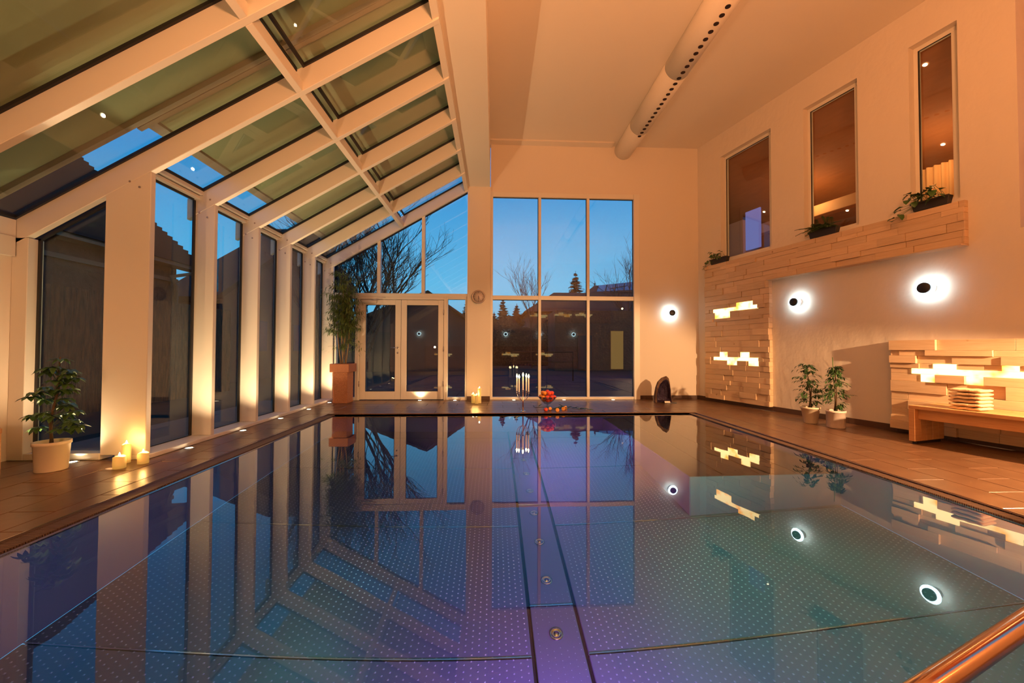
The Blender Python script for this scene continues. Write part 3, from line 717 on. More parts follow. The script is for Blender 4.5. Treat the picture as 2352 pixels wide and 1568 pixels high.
pf = on_y(1545, 718, D - .15)
ring_lamp((pf.x, D, pf.z), (0, -1, 0), 'round wall lamp with cool white halo beside the tall window')
for k, xx in enumerate((-3.9, -2.55, -1.2, .6, 2.4, 4.2)):
    ring_lamp((xx, -3.4, 1.9), (0, 1, 0), 'round ring lamp on the wall behind the viewer, number %s from its left' % ('one', 'two', 'three', 'four', 'five', 'six')[k], 'ring lamps behind the viewer')
t = thing('rear_timber_panel', 'timber block wall with glowing blocks behind the viewer', 'cladding', (0, -3.3, .1))
box('backing_board', -3.6, 4.6, -3.39, -3.28, .1, 1.25, M['pine'], t)
box('upper_board', 1.0, 6.2, -3.39, -3.30, 2.5, 3.3, M['pine'], t)
for gx, gz in ((-3.1, .8), (-1.4, .8), (.4, .8), (2.2, .8), (1.9, 2.85), (3.2, 2.9), (4.3, 2.9)):
    boxes('light_block', [(gx, gx + .9, -3.28, -3.25, gz, gz + .07), (gx + .2, gx + .45, -3.28, -3.25, gz + .07, gz + .15), (gx + .5, gx + .8, -3.28, -3.25, gz - .08, gz)], M['glow'], t)

# ------------------------------------------------------------------ floor uplights
ups = [((428, 1029), 'floor uplight before the second white post', 'L'), ((550, 989), 'floor uplight before the third white post', 'L'), ((637, 961), 'floor uplight before the fourth white post', 'L'),
       ((701, 940), 'floor uplight before the fifth white post', 'L'), ((750.6, 924.7), 'floor uplight beside the tall wicker planter', 'L'), ((152, 1058), 'floor uplight half hidden by the cream pot on the left', 'N'),
       ((965, 919), 'floor uplight before the right door leaf', 'F'), ((1045, 919), 'floor uplight between the door and the clock column', 'F'), ((1180, 918), 'floor uplight behind the candelabra', 'F'),
       ((1295, 918), 'floor uplight behind the fruit bowl', 'F'), ((1408, 918), 'floor uplight under the right bay of the tall window', 'F')]
for (x, y), lb, kd in ups:
    P = on_floor(x, y, 0)
    if kd == 'L': P.x = -3.36; P.y = min(P.y, 8.3)
    if kd == 'F': P.y = 8.50
    if kd == 'N': P = Vector((-4.06, 3.99, 0))
    t = thing('floor_uplight', lb, 'light', (P.x, P.y, 0), group='floor uplights along the glazing')
    lathe('bezel', (P.x, P.y, .001), [(.034, .004), (.048, .004), (.050, 0)], M['chrome'], t, 20, cap0=False)
    lathe('lens', (P.x, P.y, .001), [(.034, 0), (.034, .0035), (.001, .0035)], M['uplens'], t, 20)
    en = 105 if kd == 'L' else (14 if kd == 'F' else 60)
    light('uplight_light', 'SPOT', (P.x, P.y, .02), en, (1.0, 0.68, 0.36), .02, rot=(PI + (-.0 if kd != 'F' else 0), 0, 0), spot=math.radians(132), blend=1.0)

# ------------------------------------------------------------------ clock
ck = on_y(1099, 681, 8.5)
t = thing('wall_clock', 'round grey wall clock on the column between door and window', 'clock', (ck.x, 8.54, ck.z))
R_ = .148
lathe('clock_rim', (ck.x, 8.54, ck.z), [(R_, 0), (R_, .03), (R_ - .012, .04), (R_ - .025, .032)], M['clockrim'], t, 40, axis=(0, -1, 0), cap1=False)
lathe('clock_face', (ck.x, 8.54, ck.z), [(R_ - .02, .005), (R_ - .02, .024), (.001, .024)], M['clockface'], t, 40, axis=(0, -1, 0))
def hand(name, ang, L, wd_):
    dx, dz_ = math.sin(ang), math.cos(ang); px, pz = dz_, -dx; y = 8.54 - .028
    q = [(-.02, -wd_), (-.02, wd_), (L, wd_ * .5), (L, -wd_ * .5)]
    V = [(ck.x + dx * a + px * b, y, ck.z + dz_ * a + pz * b) for a, b in q] + [(ck.x + dx * a + px * b, y - .003, ck.z + dz_ * a + pz * b) for a, b in q]
    mesh(name, V, BF, M['ink'], t)
hand('hour_hand', math.radians(165), .062, .006); hand('minute_hand', math.radians(180), .095, .004)
for h in range(1, 13):
    cu = bpy.data.curves.new('numeral', 'FONT'); cu.body = str(h); cu.size = .036; cu.extrude = .001; cu.align_x = 'CENTER'; cu.align_y = 'CENTER'; cu.materials.append(M['ink'])
    tmp = bpy.data.objects.new('numeral_text', cu); me_ = bpy.data.meshes.new_from_object(tmp); bpy.data.objects.remove(tmp)
    o = bpy.data.objects.new('numeral', me_); COL.objects.link(o); o.parent = t; a_ = h * PI / 6
    o.location = (math.sin(a_) * .098, -.026, math.cos(a_) * .098); o.rotation_euler = (PI / 2, 0, 0)

# ------------------------------------------------------------------ candles
def candle(P, r, h, label, lean=0, wax='wax', flame_h=.035, power=1.0, cat='candle', group=None, drip=False, lit=True):
    P = Vector(P); t = thing('candle', label, cat, P, group=group)
    n = 20; rings = []
    for rr, hh in ((r, 0), (r, h * .5), (r, h), (r * .9, h + .004), (r * .72, h - .004), (.002, h - .008)):
        rings.append([P + Vector((math.cos(2 * PI * k / n) * rr * (1 + .02 * math.sin(3 * k + hh * 40)), math.sin(2 * PI * k / n) * rr, hh + (.006 * math.sin(2 * PI * k / n * 2 + r * 90) if hh > h * .9 else 0))) for k in range(n)])
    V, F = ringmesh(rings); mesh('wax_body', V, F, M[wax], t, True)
    tube('wick', [P + Vector((0, 0, h - .008)), P + Vector((.001, 0, h + .012))], .0014, M['ink'], t, 5)
    fh = flame_h
    lathe('flame', P + Vector((0, 0, h + .004)), [(.001, 0), (fh * .17, fh * .18), (fh * .22, fh * .38), (fh * .15, fh * .65), (.001, fh)], M['flame'], t, 10)
    light('candle_light', 'POINT', P + Vector((0, 0, h + .03)), power, (1.0, 0.50, 0.14), .012)
    if drip:
        rr = []
        for k in range(14):
            a = 2 * PI * k / 14; rr.append(P + Vector((-.05 + math.cos(a) * .055, -.02 + math.sin(a) * .022 * (1 + .3 * math.sin(3 * a)), 0)))
        V = [v + Vector((0, 0, .001)) for v in rr] + [P + Vector((-.05, -.02, 0)) + (v - P - Vector((-.05, -.02, 0))) * .7 + Vector((0, 0, .006)) for v in rr]
        F = [(i, (i + 1) % 14, 14 + (i + 1) % 14, 14 + i) for i in range(14)] + [tuple(range(14, 28))]
        mesh('wax_drip', V, F, M['waxwhite'], t, True)
    return t
cA = on_floor(263, 1078); cB = on_floor(283, 1064); cC = on_floor(321, 1066)
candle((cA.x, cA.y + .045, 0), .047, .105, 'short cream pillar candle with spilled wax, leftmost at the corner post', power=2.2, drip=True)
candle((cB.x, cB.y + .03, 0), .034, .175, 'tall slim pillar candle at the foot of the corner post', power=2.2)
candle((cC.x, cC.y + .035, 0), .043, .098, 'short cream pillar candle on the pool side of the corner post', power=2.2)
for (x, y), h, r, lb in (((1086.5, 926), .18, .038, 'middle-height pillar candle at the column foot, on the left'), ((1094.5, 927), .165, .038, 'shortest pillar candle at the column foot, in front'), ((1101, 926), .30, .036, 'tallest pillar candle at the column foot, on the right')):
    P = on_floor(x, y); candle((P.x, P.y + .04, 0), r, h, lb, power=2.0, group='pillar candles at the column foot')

# candelabra
P = on_floor(1202.5, 945); P.y = 6.98; P.x = .515
t = thing('candelabra', 'slender five-armed metal candelabra at the far pool edge', 'candelabra', (P.x, P.y, 0))
lathe('foot', (P.x, P.y, 0), [(.058, 0), (.058, .004), (.03, .012), (.013, .022)], M['chrome'], t, 24)
lathe('stem', (P.x, P.y, .018), [(.013, 0), (.013, .16), (.016, .175), (.009, .19), (.0055, .30), (.0055, .345)], M['brass'], t, 16)
offs = [(-.108, 0.02), (-.073, -.045), (0, 0), (.062, .045), (.098, -.03)]
hts = [.345, .335, .365, .348, .34]
names = ['far left', 'front left', 'centre', 'back right', 'far right']
for k, ((dx, dy), hh) in enumerate(zip(offs, hts)):
    if k != 2:
        pts = []
        for i in range(13):
            u = i / 12; a_ = u * PI / 2
            pts.append((P.x + dx * math.sin(a_), P.y + dy * math.sin(a_), .195 + (hh - .195) * (1 - math.cos(a_)) * .95))
        pts.append((P.x + dx, P.y + dy, hh)); tube('arm', pts, .0055, M['chrome'], t, 8)
    lathe('candle_cup', (P.x + dx, P.y + dy, hh - .03), [(.006, 0), (.015, .012), (.011, .02), (.013, .035), (.022, .04), (.022, .043), (.012, .044)], M['chrome'], t, 16)
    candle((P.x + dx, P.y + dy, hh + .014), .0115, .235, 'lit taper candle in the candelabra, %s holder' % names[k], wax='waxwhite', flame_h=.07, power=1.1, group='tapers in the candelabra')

# fruit bowl
B = Vector((.985, 7.22, 0))
t = thing('fruit_bowl', 'stemmed glass bowl heaped with oranges at the far pool edge', 'bowl', B)
lathe('bowl', B, [(.012, .085), (.06, .105), (.12, .16), (.178, .235), (.176, .237), (.118, .166), (.058, .112), (.001, .098)], M['bowlglass'], t, 32, cap0=True, cap1=False)
lathe('stem', B, [(.07, 0), (.07, .004), (.02, .012), (.010, .03), (.022, .05), (.010, .07), (.012, .085)], M['bowlglass'], t, 24)
rf = random.Random(4)
def fruit(P, r, m, label, group=None, parts=True):
    t = thing('tangerine', label, 'fruit', (P[0], P[1], P[2] - r), group=group)
    V, F = sphere_vf(P, r, 14, 9, .9); mesh('peel', V, F, M[m], t, True)
    lathe('stalk_end', (P[0], P[1], P[2] + r * .885), [(.004, 0), (.003, .003), (.001, .003)], M['leaf'], t, 6)
lay = []
for lvl, (rr, nn, zz_) in enumerate(((.060, 4, .172), (.124, 9, .229), (.083, 6, .297), (.0, 1, .325))):
    for k in range(nn):
        a_ = 2 * PI * k / nn + lvl * .4
        lay.append((B.x + rr * math.cos(a_), B.y + rr * math.sin(a_), zz_ + rf.uniform(-.006, .006)))
lay_by = {}
for q in lay: lay_by.setdefault(round(q[2], 1) if q[2] < .29 else .3, []).append(q)
ordn = ['leftmost', 'second from left', 'third from left', 'fourth from left', 'fifth from left', 'sixth from left', 'seventh from left', 'eighth from left', 'rightmost']
rings_ = [(lay[0:4], 'bottom layer'), (lay[4:13], 'rim layer'), (lay[13:19], 'upper layer'), (lay[19:20], 'top')]
for fr_l, lname in rings_:
    fr_l = sorted(fr_l, key=lambda q: q[0])
    for k, q in enumerate(fr_l):
        left = q[0] < B.x - .02
        where = 'crowning the heap in the glass bowl' if lname == 'top' else '%s of the %s in the glass bowl' % (ordn[k] if k < len(fr_l) - 1 else 'rightmost', lname)
        fruit(q, .041, 'orange' if left else 'redfruit', ('yellow-orange tangerine, ' if left else 'red-orange fruit, ') + where, 'fruit heaped in the glass bowl')
P = on_floor(1254, 945.5); fruit((P.x, 6.93, .036), .038, 'redfruit', 'whole red-orange fruit lying on the tiles below the bowl')
def half(x, y, label, tilt, facing):
    P = on_floor(x, y); c = Vector((P.x, P.y + .03, .032)); r = .034
    t = thing('orange_half', label, 'fruit', c, group='halved oranges on the tiles')
    ax_ = Vector(facing).normalized(); u = ax_.orthogonal().normalized(); v = ax_.cross(u); rings = []
    for i in range(7):
        a_ = PI / 2 * i / 6; rings.append([c - ax_ * r * math.cos(a_) + (u * math.cos(2 * PI * k / 16) + v * math.sin(2 * PI * k / 16)) * max(r * math.sin(a_), .0005) for k in range(16)])
    V, F = ringmesh(rings, True, True, True); mesh('peel', V, F, M['orange'], t, True)
    for k in range(8):
        a0, a1 = 2 * PI * (k + .08) / 8, 2 * PI * (k + .92) / 8
        q = [c + ax_ * .001, c + ax_ * .001 + (u * math.cos(a0) + v * math.sin(a0)) * r * .88, c + ax_ * .001 + (u * math.cos((a0 + a1) / 2) + v * math.sin((a0 + a1) / 2)) * r * .92, c + ax_ * .001 + (u * math.cos(a1) + v * math.sin(a1)) * r * .88]
        mesh('segment', q + [p + ax_ * .002 for p in q], BF, M['flesh'], t)
half(1264.5, 943, 'orange half leaning right behind the whole red fruit', 0, (.5, -1, .3))
half(1281, 946, 'orange half standing alone on the tiles between the branches', 0, (.1, -1, .1))
half(1294.5, 943, 'orange half facing forward, left of the rightmost pair', 0, (-.4, -1, .2))
half(1300.5, 940.5, 'orange half standing behind the rightmost pair', 0, (.6, -1, .4))
# leaf helper
def leaf_vf(base, direction, L, Wd, up=(0, 0, 1), fold=.25, droop=.15):
    b = Vector(base); d_ = Vector(direction).normalized(); u = Vector(up); sd = d_.cross(u)
    if sd.length < 1e-3: sd = d_.orthogonal()
    sd.normalize(); nn = sd.cross(d_)
    P = [b, b + d_ * L * .35 + sd * Wd * .5 + nn * Wd * fold, b + d_ * L * .35 - sd * Wd * .5 + nn * Wd * fold, b + d_ * L * .4, b + d_ * L * .75 + sd * Wd * .33 + nn * (Wd * fold * .7 - L * droop * .5), b + d_ * L * .75 - sd * Wd * .33 + nn * (Wd * fold * .7 - L * droop * .5), b + d_ * L * .75 - nn * L * droop * .5, b + d_ * L - nn * L * droop]
    return P, [(0, 1, 3), (0, 3, 2), (1, 4, 6, 3), (2, 3, 6, 5), (4, 7, 6), (5, 6, 7)]
def branch_leaves(name, label, pts, n, L, Wd, seed, group=None):
    t = thing(name, label, 'branch', pts[0], group=group); rr = random.Random(seed)
    tube('twig', pts, .005, M['stem'], t, 6)
    for k in range(n):
        u = (k + .5) / n * (len(pts) - 1); i = int(u); p = Vector(pts[i]).lerp(Vector(pts[i + 1]), u - i)
        dr = (Vector(pts[i + 1]) - Vector(pts[i])).normalized() + Vector((rr.uniform(-.5, .5), rr.uniform(-.8, .8), rr.uniform(.0, .5)))
        V, F = leaf_vf(p + Vector((0, 0, .008)), dr, L * rr.uniform(.8, 1.2), Wd, up=(rr.uniform(-.4, .4), rr.uniform(-.4, .4), 1)); mesh('leaf', V, F, M['ficus'], t, True)
a_ = on_floor(1228, 936); branch_leaves('leafy_branch', 'long dark leaf sprig pointing left under the fruit bowl', [(a_.x, 7.3, .02), (a_.x + .18, 7.28, .03), (a_.x + .42, 7.12, .012)], 3, .12, .04, 1)
branch_leaves('leafy_branch', 'leafy green branch trailing right past the halved oranges', [(1.02, 7.05, .012), (1.25, 7.12, .03), (1.5, 7.05, .02), (1.72, 6.95, .012)], 16, .11, .04, 2)
V, F = leaf_vf((1.30, 7.10, .01), (-.5, .1, .5), .17, .06); tag(mesh('loose_leaf', V, F, M['ficus'], None, True), 'broad upright leaf between bowl and rightmost orange halves', 'leaf')

# geode
gx0, gx1 = on_floor(1507, 925).x, on_floor(1545, 925).x
gy = 8.02; gc = (gx0 + gx1) / 2
t = thing('geode', 'dark hollow upright geode stone on the tiles beside the tall window', 'geode', (gc, gy, 0))
prof = [(-.50, 0), (-.49, .15), (-.44, .38), (-.30, .52), (-.05, .62), (.12, .66), (.28, .60), (.36, .50), (.38, .30), (.42, .16), (.50, .04), (.48, 0)]
sx = .37
def outline(k_, dz_=0, sh=0): return [(gc + x * sx * k_ + sh, max(z_ * .845 * (k_ if z_ > .3 else 1) + dz_, 0.0)) for x, z_ in prof]
def ring3(pl, y): return [Vector((x, y + .02 * math.sin(i * 2.1), z_)) for i, (x, z_) in enumerate(pl)]
o1 = ring3(outline(.8), gy + .15); o2 = ring3(outline(.97), gy + .08); o3 = ring3(outline(1.0), gy); o4 = ring3(outline(.86, .015), gy - .03)
V, F = ringmesh([o1, o2, o3, o4], True, True, False); mesh('rock_shell', V, F, M['rock'], t)
o5 = ring3(outline(.80, .02), gy - .02); o6 = ring3(outline(.62, .05), gy + .05); o7 = ring3(outline(.35, .12), gy + .07)
V, F = ringmesh([o4, o5, o6, o7], True, False, True); mesh('crystal_cavity', V, F, M['crystal'], t)
lb = on_floor(1536, 927); mesh('label_card', [(lb.x - .055, gy - .10, .012), (lb.x + .055, gy - .11, .012), (lb.x + .055, gy - .085, .045), (lb.x - .055, gy - .075, .045)], [(0, 1, 2, 3)], M['card'], None)
tag(bpy.data.objects['label_card'], 'small white card propped at the foot of the geode', 'card')
box('stone_base', gc + .02, gx1 + .05, gy - .10, gy + .02, 0, .014, M['dark'], t)

# ------------------------------------------------------------------ tall wicker planter with bamboo
def sqring(cx, cy, hw, z_, rot): return [Vector((cx + hw * 1.4142 * math.cos(rot + PI / 4 + k * PI / 2), cy + hw * 1.4142 * math.sin(rot + PI / 4 + k * PI / 2), z_)) for k in range(4)]
pc = Vector((-3.10, 8.22)); rot = math.radians(-3)
t = thing('wicker_planter', 'tall square copper-brown wicker planter in the glazed corner', 'planter', (pc.x, pc.y, 0))
def sqtube(name, prof_):
    V, F = ringmesh([sqring(pc.x, pc.y, hw, z_, rot) for hw, z_ in prof_], True, True, True); return mesh(name, V, F, M['wicker'], t, bevel=.008)
sqtube('planter_body', [(.15, 0), (.142, .05), (.148, .64)])
sqtube('planter_collar', [(.195, .63), (.195, .80), (.17, .80), (.17, .755)])
rr = random.Random(5)
# woven strands standing proud
strands = [(-.152, .152, -.1525 + .003, -.1495 + .003, .02 + .024 * k, .033 + .024 * k) for k in range(25)]
V, F = [], []
cr, sr = math.cos(rot), math.sin(rot)
for b in strands:
    for face in range(2):
        q = bv(*b); k = len(V)
        for x, y, z_ in q:
            if face: x, y = -y, x
            V.append((pc.x + x * cr - y * sr, pc.y + x * sr + y * cr, z_))
        F += [tuple(k + i for i in f) for f in BF]
stuff(mesh('woven_strand', V, F, M['strand'], t))
t = thing('bamboo', 'tall airy bamboo plant growing from the wicker planter', 'plant', (pc.x, pc.y, .79))
la = Acc()
def bleaf(p, d_, L): V, F = leaf_vf(p, d_, L, .017, fold=.1, droop=.25); la.add(V, F)
canes = []
for k in range(6):
    a_ = rr.uniform(0, 2 * PI); b0 = Vector((pc.x + .05 * math.cos(a_), pc.y + .05 * math.sin(a_), .76)); top = 2.62 - .12 * k
    bow = .10 * (1 if k % 2 else -1) * rr.uniform(.3, 1)
    pts = [b0 + Vector((bow * math.sin(PI * u / 8), rr.uniform(-.004, .004), (top - .76) * u / 8)) for u in range(9)]
    tube('cane', pts, [.010 - .0007 * u for u in range(9)], M['cane'], t, 7); canes.append(pts)
for pts in canes:
    for u in range(2, 9):
        base = pts[u]
        nb = 4 if base.z < 1.45 else 9
        for b_ in range(nb):
            if base.z < 1.35 and rr.random() < .72: continue
            a_ = rr.uniform(0, 2 * PI); L = rr.uniform(.10, .30); d_ = Vector((math.cos(a_), math.sin(a_) * .6 - .1, rr.uniform(-.1, .5)))
            tip = base + d_.normalized() * L; tip.y = min(tip.y, 8.48); tip.x = max(tip.x, -3.62)
            V, F = tube_vf([base, base.lerp(tip, .5) + Vector((0, 0, .02)), tip], .0016, 4); la.add(V, F)
            for q in range(15):
                f_ = rr.uniform(.25, 1.0); p = base.lerp(tip, f_)
                bleaf(p, Vector((math.cos(a_) + rr.uniform(-1, 1), math.sin(a_) * .5 + rr.uniform(-.6, .4), rr.uniform(-.9, .25))), rr.uniform(.07, .13))
for (x0, z0, n_) in ((-2.86, 1.75, 40), (-2.87, 1.18, 46), (-3.38, 1.70, 36), (-3.42, 2.25, 44), (-3.40, 1.15, 6)):
    for q in range(n_):
        p = Vector((x0 + rr.gauss(0, .06), 8.18 + rr.uniform(-.1, .12), z0 + rr.gauss(0, .10))); bleaf(p, (rr.uniform(-1, 1), rr.uniform(-.6, .3), rr.uniform(-.8, .5)), rr.uniform(.07, .12))
    V, F = tube_vf([(pc.x, pc.y, z0 + .05), (x0, 8.18, z0)], .002, 4); la.add(V, F)
stuff(la.build('foliage', M['bamboo'], t))

# ------------------------------------------------------------------ potted plants
def pot(name, label, c, r0, r1, h, m, rim=.008):
    t = thing(name, label, 'plant pot', (c[0], c[1], 0))
    lathe('pot_body', (c[0], c[1], 0), [(r0 * .96, 0), (r0, .006), (r1, h - .03), (r1 + rim, h - .028), (r1 + rim, h), (r1 - .004, h), (r1 - .010, h - .035)], M[m], t, 40, cap1=False)
    lathe('soil', (c[0], c[1], h - .038), [(r1 - .008, 0), (r1 - .010, .004), (.001, .010)], M['soil'], t, 24, cap0=True)
    return t
LC = (-3.99, 3.745)
pot('cream_flower_pot', 'wide cream flower pot in front of the left glazed bay', LC, .104, .116, .262, 'pot')
t = thing('umbrella_plant', 'bushy dark green umbrella plant on a stake in the cream pot', 'plant', (LC[0], LC[1], .235))
tube('stake', [(LC[0] - .02, LC[1], .22), (LC[0] + .03, LC[1] + .02, 1.02)], .006, M['stem'], t, 6)
tube('trunk', [(LC[0], LC[1], .22), (LC[0] - .01, LC[1] - .01, .45), (LC[0] + .03, LC[1], .66), (LC[0] + .06, LC[1], .84)], [.012, .011, .009, .006], M['stem'], t, 8)
rr = random.Random(11)
lm = None; cnt = 0
def inst_leaf(parent, p, d_, L, Wd, m, up=(0, 0, 1)):
    V, F = leaf_vf(p, d_, L, Wd, up, fold=.18, droop=.22); return mesh('leaf', V, F, m, parent, True)
whorls = []
for k in range(34):
    zc = .30 + .62 * ((k * .618) % 1); a_ = rr.uniform(0, 2 * PI); rad = (.08 + .12 * rr.random()) * (1.15 - .6 * (zc - .33) / .6)
    whorls.append((zc, a_, rad))
for zc, a_, rad in whorls:
    b = Vector((LC[0] + .05 * (zc - .3), LC[1], zc)); tip = b + Vector((math.cos(a_) * rad, math.sin(a_) * rad * .8, .05 + rr.uniform(-.03, .05)))
    tube('leaf_stalk', [b, b.lerp(tip, .5) + Vector((0, 0, .02)), tip], .003, M['ficus'], t, 5)
    for q in range(8):
        an = 2 * PI * q / 8 + rr.uniform(-.2, .2)
        inst_leaf(t, tip, (math.cos(an), math.sin(an), rr.uniform(-.6, .0)), rr.uniform(.075, .10), .044, M['leaf'])
def ficus(c, h0, htop, seed, label, lean, r, cane=False):
    t = thing('weeping_fig', label, 'plant', (c[0], c[1], h0)); rr = random.Random(seed); la = Acc()
    for k in range(3):
        a_ = 2 * PI * k / 3; tube('trunk', [(c[0] + .02 * math.cos(a_), c[1] + .02 * math.sin(a_), h0 - .03), (c[0] - .02 * math.cos(a_), c[1] - .01, h0 + (htop - h0) * .45), (c[0] + lean * .5, c[1], htop - .06 - .08 * k)], [.009, .007, .003], M['stem'], t, 6)
    if cane: tube('cane_stake', [(c[0] + .01, c[1] + .01, h0 - .03), (c[0] - .02, c[1] + .02, htop + .14)], .005, M['leaf'], t, 6)
    for k in range(58):
        u = rr.random(); z0 = h0 + .05 + (htop - h0 - .05) * u; a_ = rr.uniform(0, 2 * PI); L = r * (1.15 - .75 * u) * rr.uniform(.5, 1.1) * (.6 if u < .12 else 1)
        b = Vector((c[0] + lean * .5 * u, c[1], z0)); tip = b + Vector((math.cos(a_) * L, math.sin(a_) * L, L * .45 - .04)); md = b.lerp(tip, .6) + Vector((0, 0, .03))
        V, F = tube_vf([b, md, tip], .0018, 4); la.add(V, F)
        for q in range(8):
            f_ = .3 + .7 * q / 7; p = b.lerp(md, f_ / .6) if f_ < .6 else md.lerp(tip, (f_ - .6) / .4)
            V, F = leaf_vf(p, (math.cos(a_) + rr.uniform(-.8, .8), math.sin(a_) + rr.uniform(-.8, .8), rr.uniform(-1.1, -.1)), rr.uniform(.045, .07), .024, fold=.15, droop=.1); la.add(V, F)
    if lean < 0:
        for (x_, z_) in ((-.10, .03), (-.16, .01), (-.21, -.05), (-.13, -.04)):
            V, F = leaf_vf((c[0] + x_, c[1] + .05, htop + z_ - .05), (-.6, .2, -.6), .06, .024); la.add(V, F)
    stuff(la.build('foliage', M['ficus'], t))
pA = on_floor(1862, 974); pB = on_floor(1920, 984.5)
pA = (pA.x + .09, pA.y + .11); pB = (pB.x + .09, pB.y + .10)
pot('tapered_flower_pot', 'tapered beige flower pot by the right wall, further from the bench', pA, .085, .118, .245, 'pot', .012)
ficus(pA, .22, .90, 3, 'leafy weeping fig in the tapered beige pot', -.10, .24)
pot('cylinder_flower_pot', 'straight-sided white flower pot by the right wall, nearer the bench', pB, .108, .112, .245, 'potwhite', .008)
ficus(pB, .22, .86, 8, 'weeping fig with a green cane in the white pot', .02, .20, True)

# plants in black troughs on the timber shelf
SHZ = 2.912
def trough(s0, s1, label, o0=.0, o1=.10, h=.11):
    t = thing('black_planter_trough', label, 'plant pot', RW((s0 + s1) / 2, .05, SHZ))
    q = [RW(s0 + .02, o0 + .012, SHZ), RW(s1 - .02, o0 + .012, SHZ), RW(s1 - .02, o1 - .012, SHZ), RW(s0 + .02, o1 - .012, SHZ), RW(s0, o0 + .002, SHZ + h), RW(s1, o0 + .002, SHZ + h), RW(s1, o1, SHZ + h), RW(s0, o1, SHZ + h)]
    mesh('trough_body', q, RB, M['blackpot'], t, bevel=.004)
    rbox('trough_rim', s0 - .006, s1 + .006, o1, o1 + .008, SHZ + h - .02, SHZ + h, M['blackpot'], t)
    return RW((s0 + s1) / 2, .05, SHZ + h)
def broadleaf(name, label, base, s_w, n, L, Wd, seed, h, trail=0, side=-1, m='leaf'):
    t = thing(name, label, 'plant', base); rr = random.Random(seed)
    for k in range(n):
        s = rr.uniform(-s_w, s_w); st_ = base + AV * s; tip = st_ + AV * (side * rr.uniform(0, .08)) + IV * rr.uniform(.0, .12) + Vector((0, 0, rr.uniform(.02, h)))
        if trail and k < trail: u = (k + 1) / trail; tip = base + AV * (side * (s_w + .05 + .17 * u)) + IV * .09 + Vector((0, 0, .02 - .20 * u))
        tube('leaf_stalk', [st_, st_.lerp(tip, .5) + Vector((0, 0, .02)), tip], .002, M['leaf'], t, 4)
        d_ = AV * rr.uniform(-1, 1) + IV * rr.uniform(.1, .8) + Vector((0, 0, rr.uniform(-.8, .2)))
        inst_leaf(t, tip, d_, L * rr.uniform(.75, 1.2), Wd * rr.uniform(.8, 1.1), M[m])
s_a, s_b = SZ(1630, 600, .1)[0], SZ(1668, 595, .1)[0]
b = trough(max(s_a, .12), s_b, 'small black trough at the far end of the timber shelf')
broadleaf('ivy', 'small trailing ivy at the far end of the timber shelf', b, .16, 34, .075, .06, 3, .16, 8, m='leaf')
s_a, s_b = SZ(1856, 540, .1)[0], SZ(1921, 530, .1)[0]
b = trough(s_a, s_b, 'black trough holding the fern below the middle gallery window')
t = thing('fern', 'feathery dark fern below the middle gallery window', 'plant', b); rr = random.Random(9)
for k in range(44):
    a_ = rr.uniform(-1, 1); L = rr.uniform(.20, .34); d_ = AV * a_ + IV * rr.uniform(.1, .7) + Vector((0, 0, rr.uniform(.25, .9))); d_.normalize()
    p0 = b + AV * rr.uniform(-.12, .12); fr_ = Acc(); pts = [p0 + d_ * L * u + Vector((0, 0, -.13 * u * u)) for u in (0, .25, .5, .75, 1)]
    V, F = tube_vf(pts, .0015, 4); fr_.add(V, F)
    for q in range(14):
        u = (q + 1) / 14 * 3.999; i = int(u); p = pts[i].lerp(pts[i + 1], u - i); ln = .05 * (1 - .6 * q / 14)
        for sg in (-1, 1):
            V, F = leaf_vf(p, (pts[i + 1] - pts[i]).normalized() * .5 + (pts[i + 1] - pts[i]).normalized().cross(Vector((0, 0, 1))) * sg, ln, .016); fr_.add(V, F)
    fr_.build('frond', M['ficus'], t)
s_a, s_b = SZ(2092, 490, .1)[0], SZ(2180, 475, .1)[0]
b = trough(s_a, s_b, 'black trough with the pothos at the near end of the timber shelf')
broadleaf('pothos', 'broad-leaved pothos trailing at the near end of the timber shelf', b, .15, 30, .11, .085, 6, .17, 5)

# ------------------------------------------------------------------ benches and towels
BP = on_floor(2087, 1018)
s_b = (BP - P0).dot(AV); bo1 = (BP - P0).dot(IV); bo0 = .20; BH = .455
t = thing('wooden_bench', 'long slatted wooden bench with panel legs in front of the lit timber blocks', 'bench', RW(s_b + 1.2, .45, 0))
w6 = (bo1 - bo0) / 6
for k in range(6): rbox('seat_slat', s_b, s_b + 3.2, bo0 + k * w6 + .002, bo0 + (k + 1) * w6 - .002, BH - .04, BH, M['benchwood'], t, .003)
for sL in (s_b, s_b + 2.6):
    w7 = (bo1 - bo0) / 5
    for k in range(5): rbox('leg_board', sL + .002, sL + .06, bo0 + k * w7 + .001, bo0 + (k + 1) * w7 - .001, .035, BH - .041, M['benchwood'], t, .003)
    rbox('leg_foot', sL + .01, sL + .05, bo0 + .05, bo1 - .05, 0, .035, M['dark'], t)
rbox('stretcher', s_b + .06, s_b + 2.6, bo1 - .10, bo1 - .065, BH - .16, BH - .041, M['benchwood'], t, .003)
rbox('stretcher', s_b + .06, s_b + 2.6, bo0 + .06, bo0 + .095, BH - .16, BH - .041, M['benchwood'], t, .003)
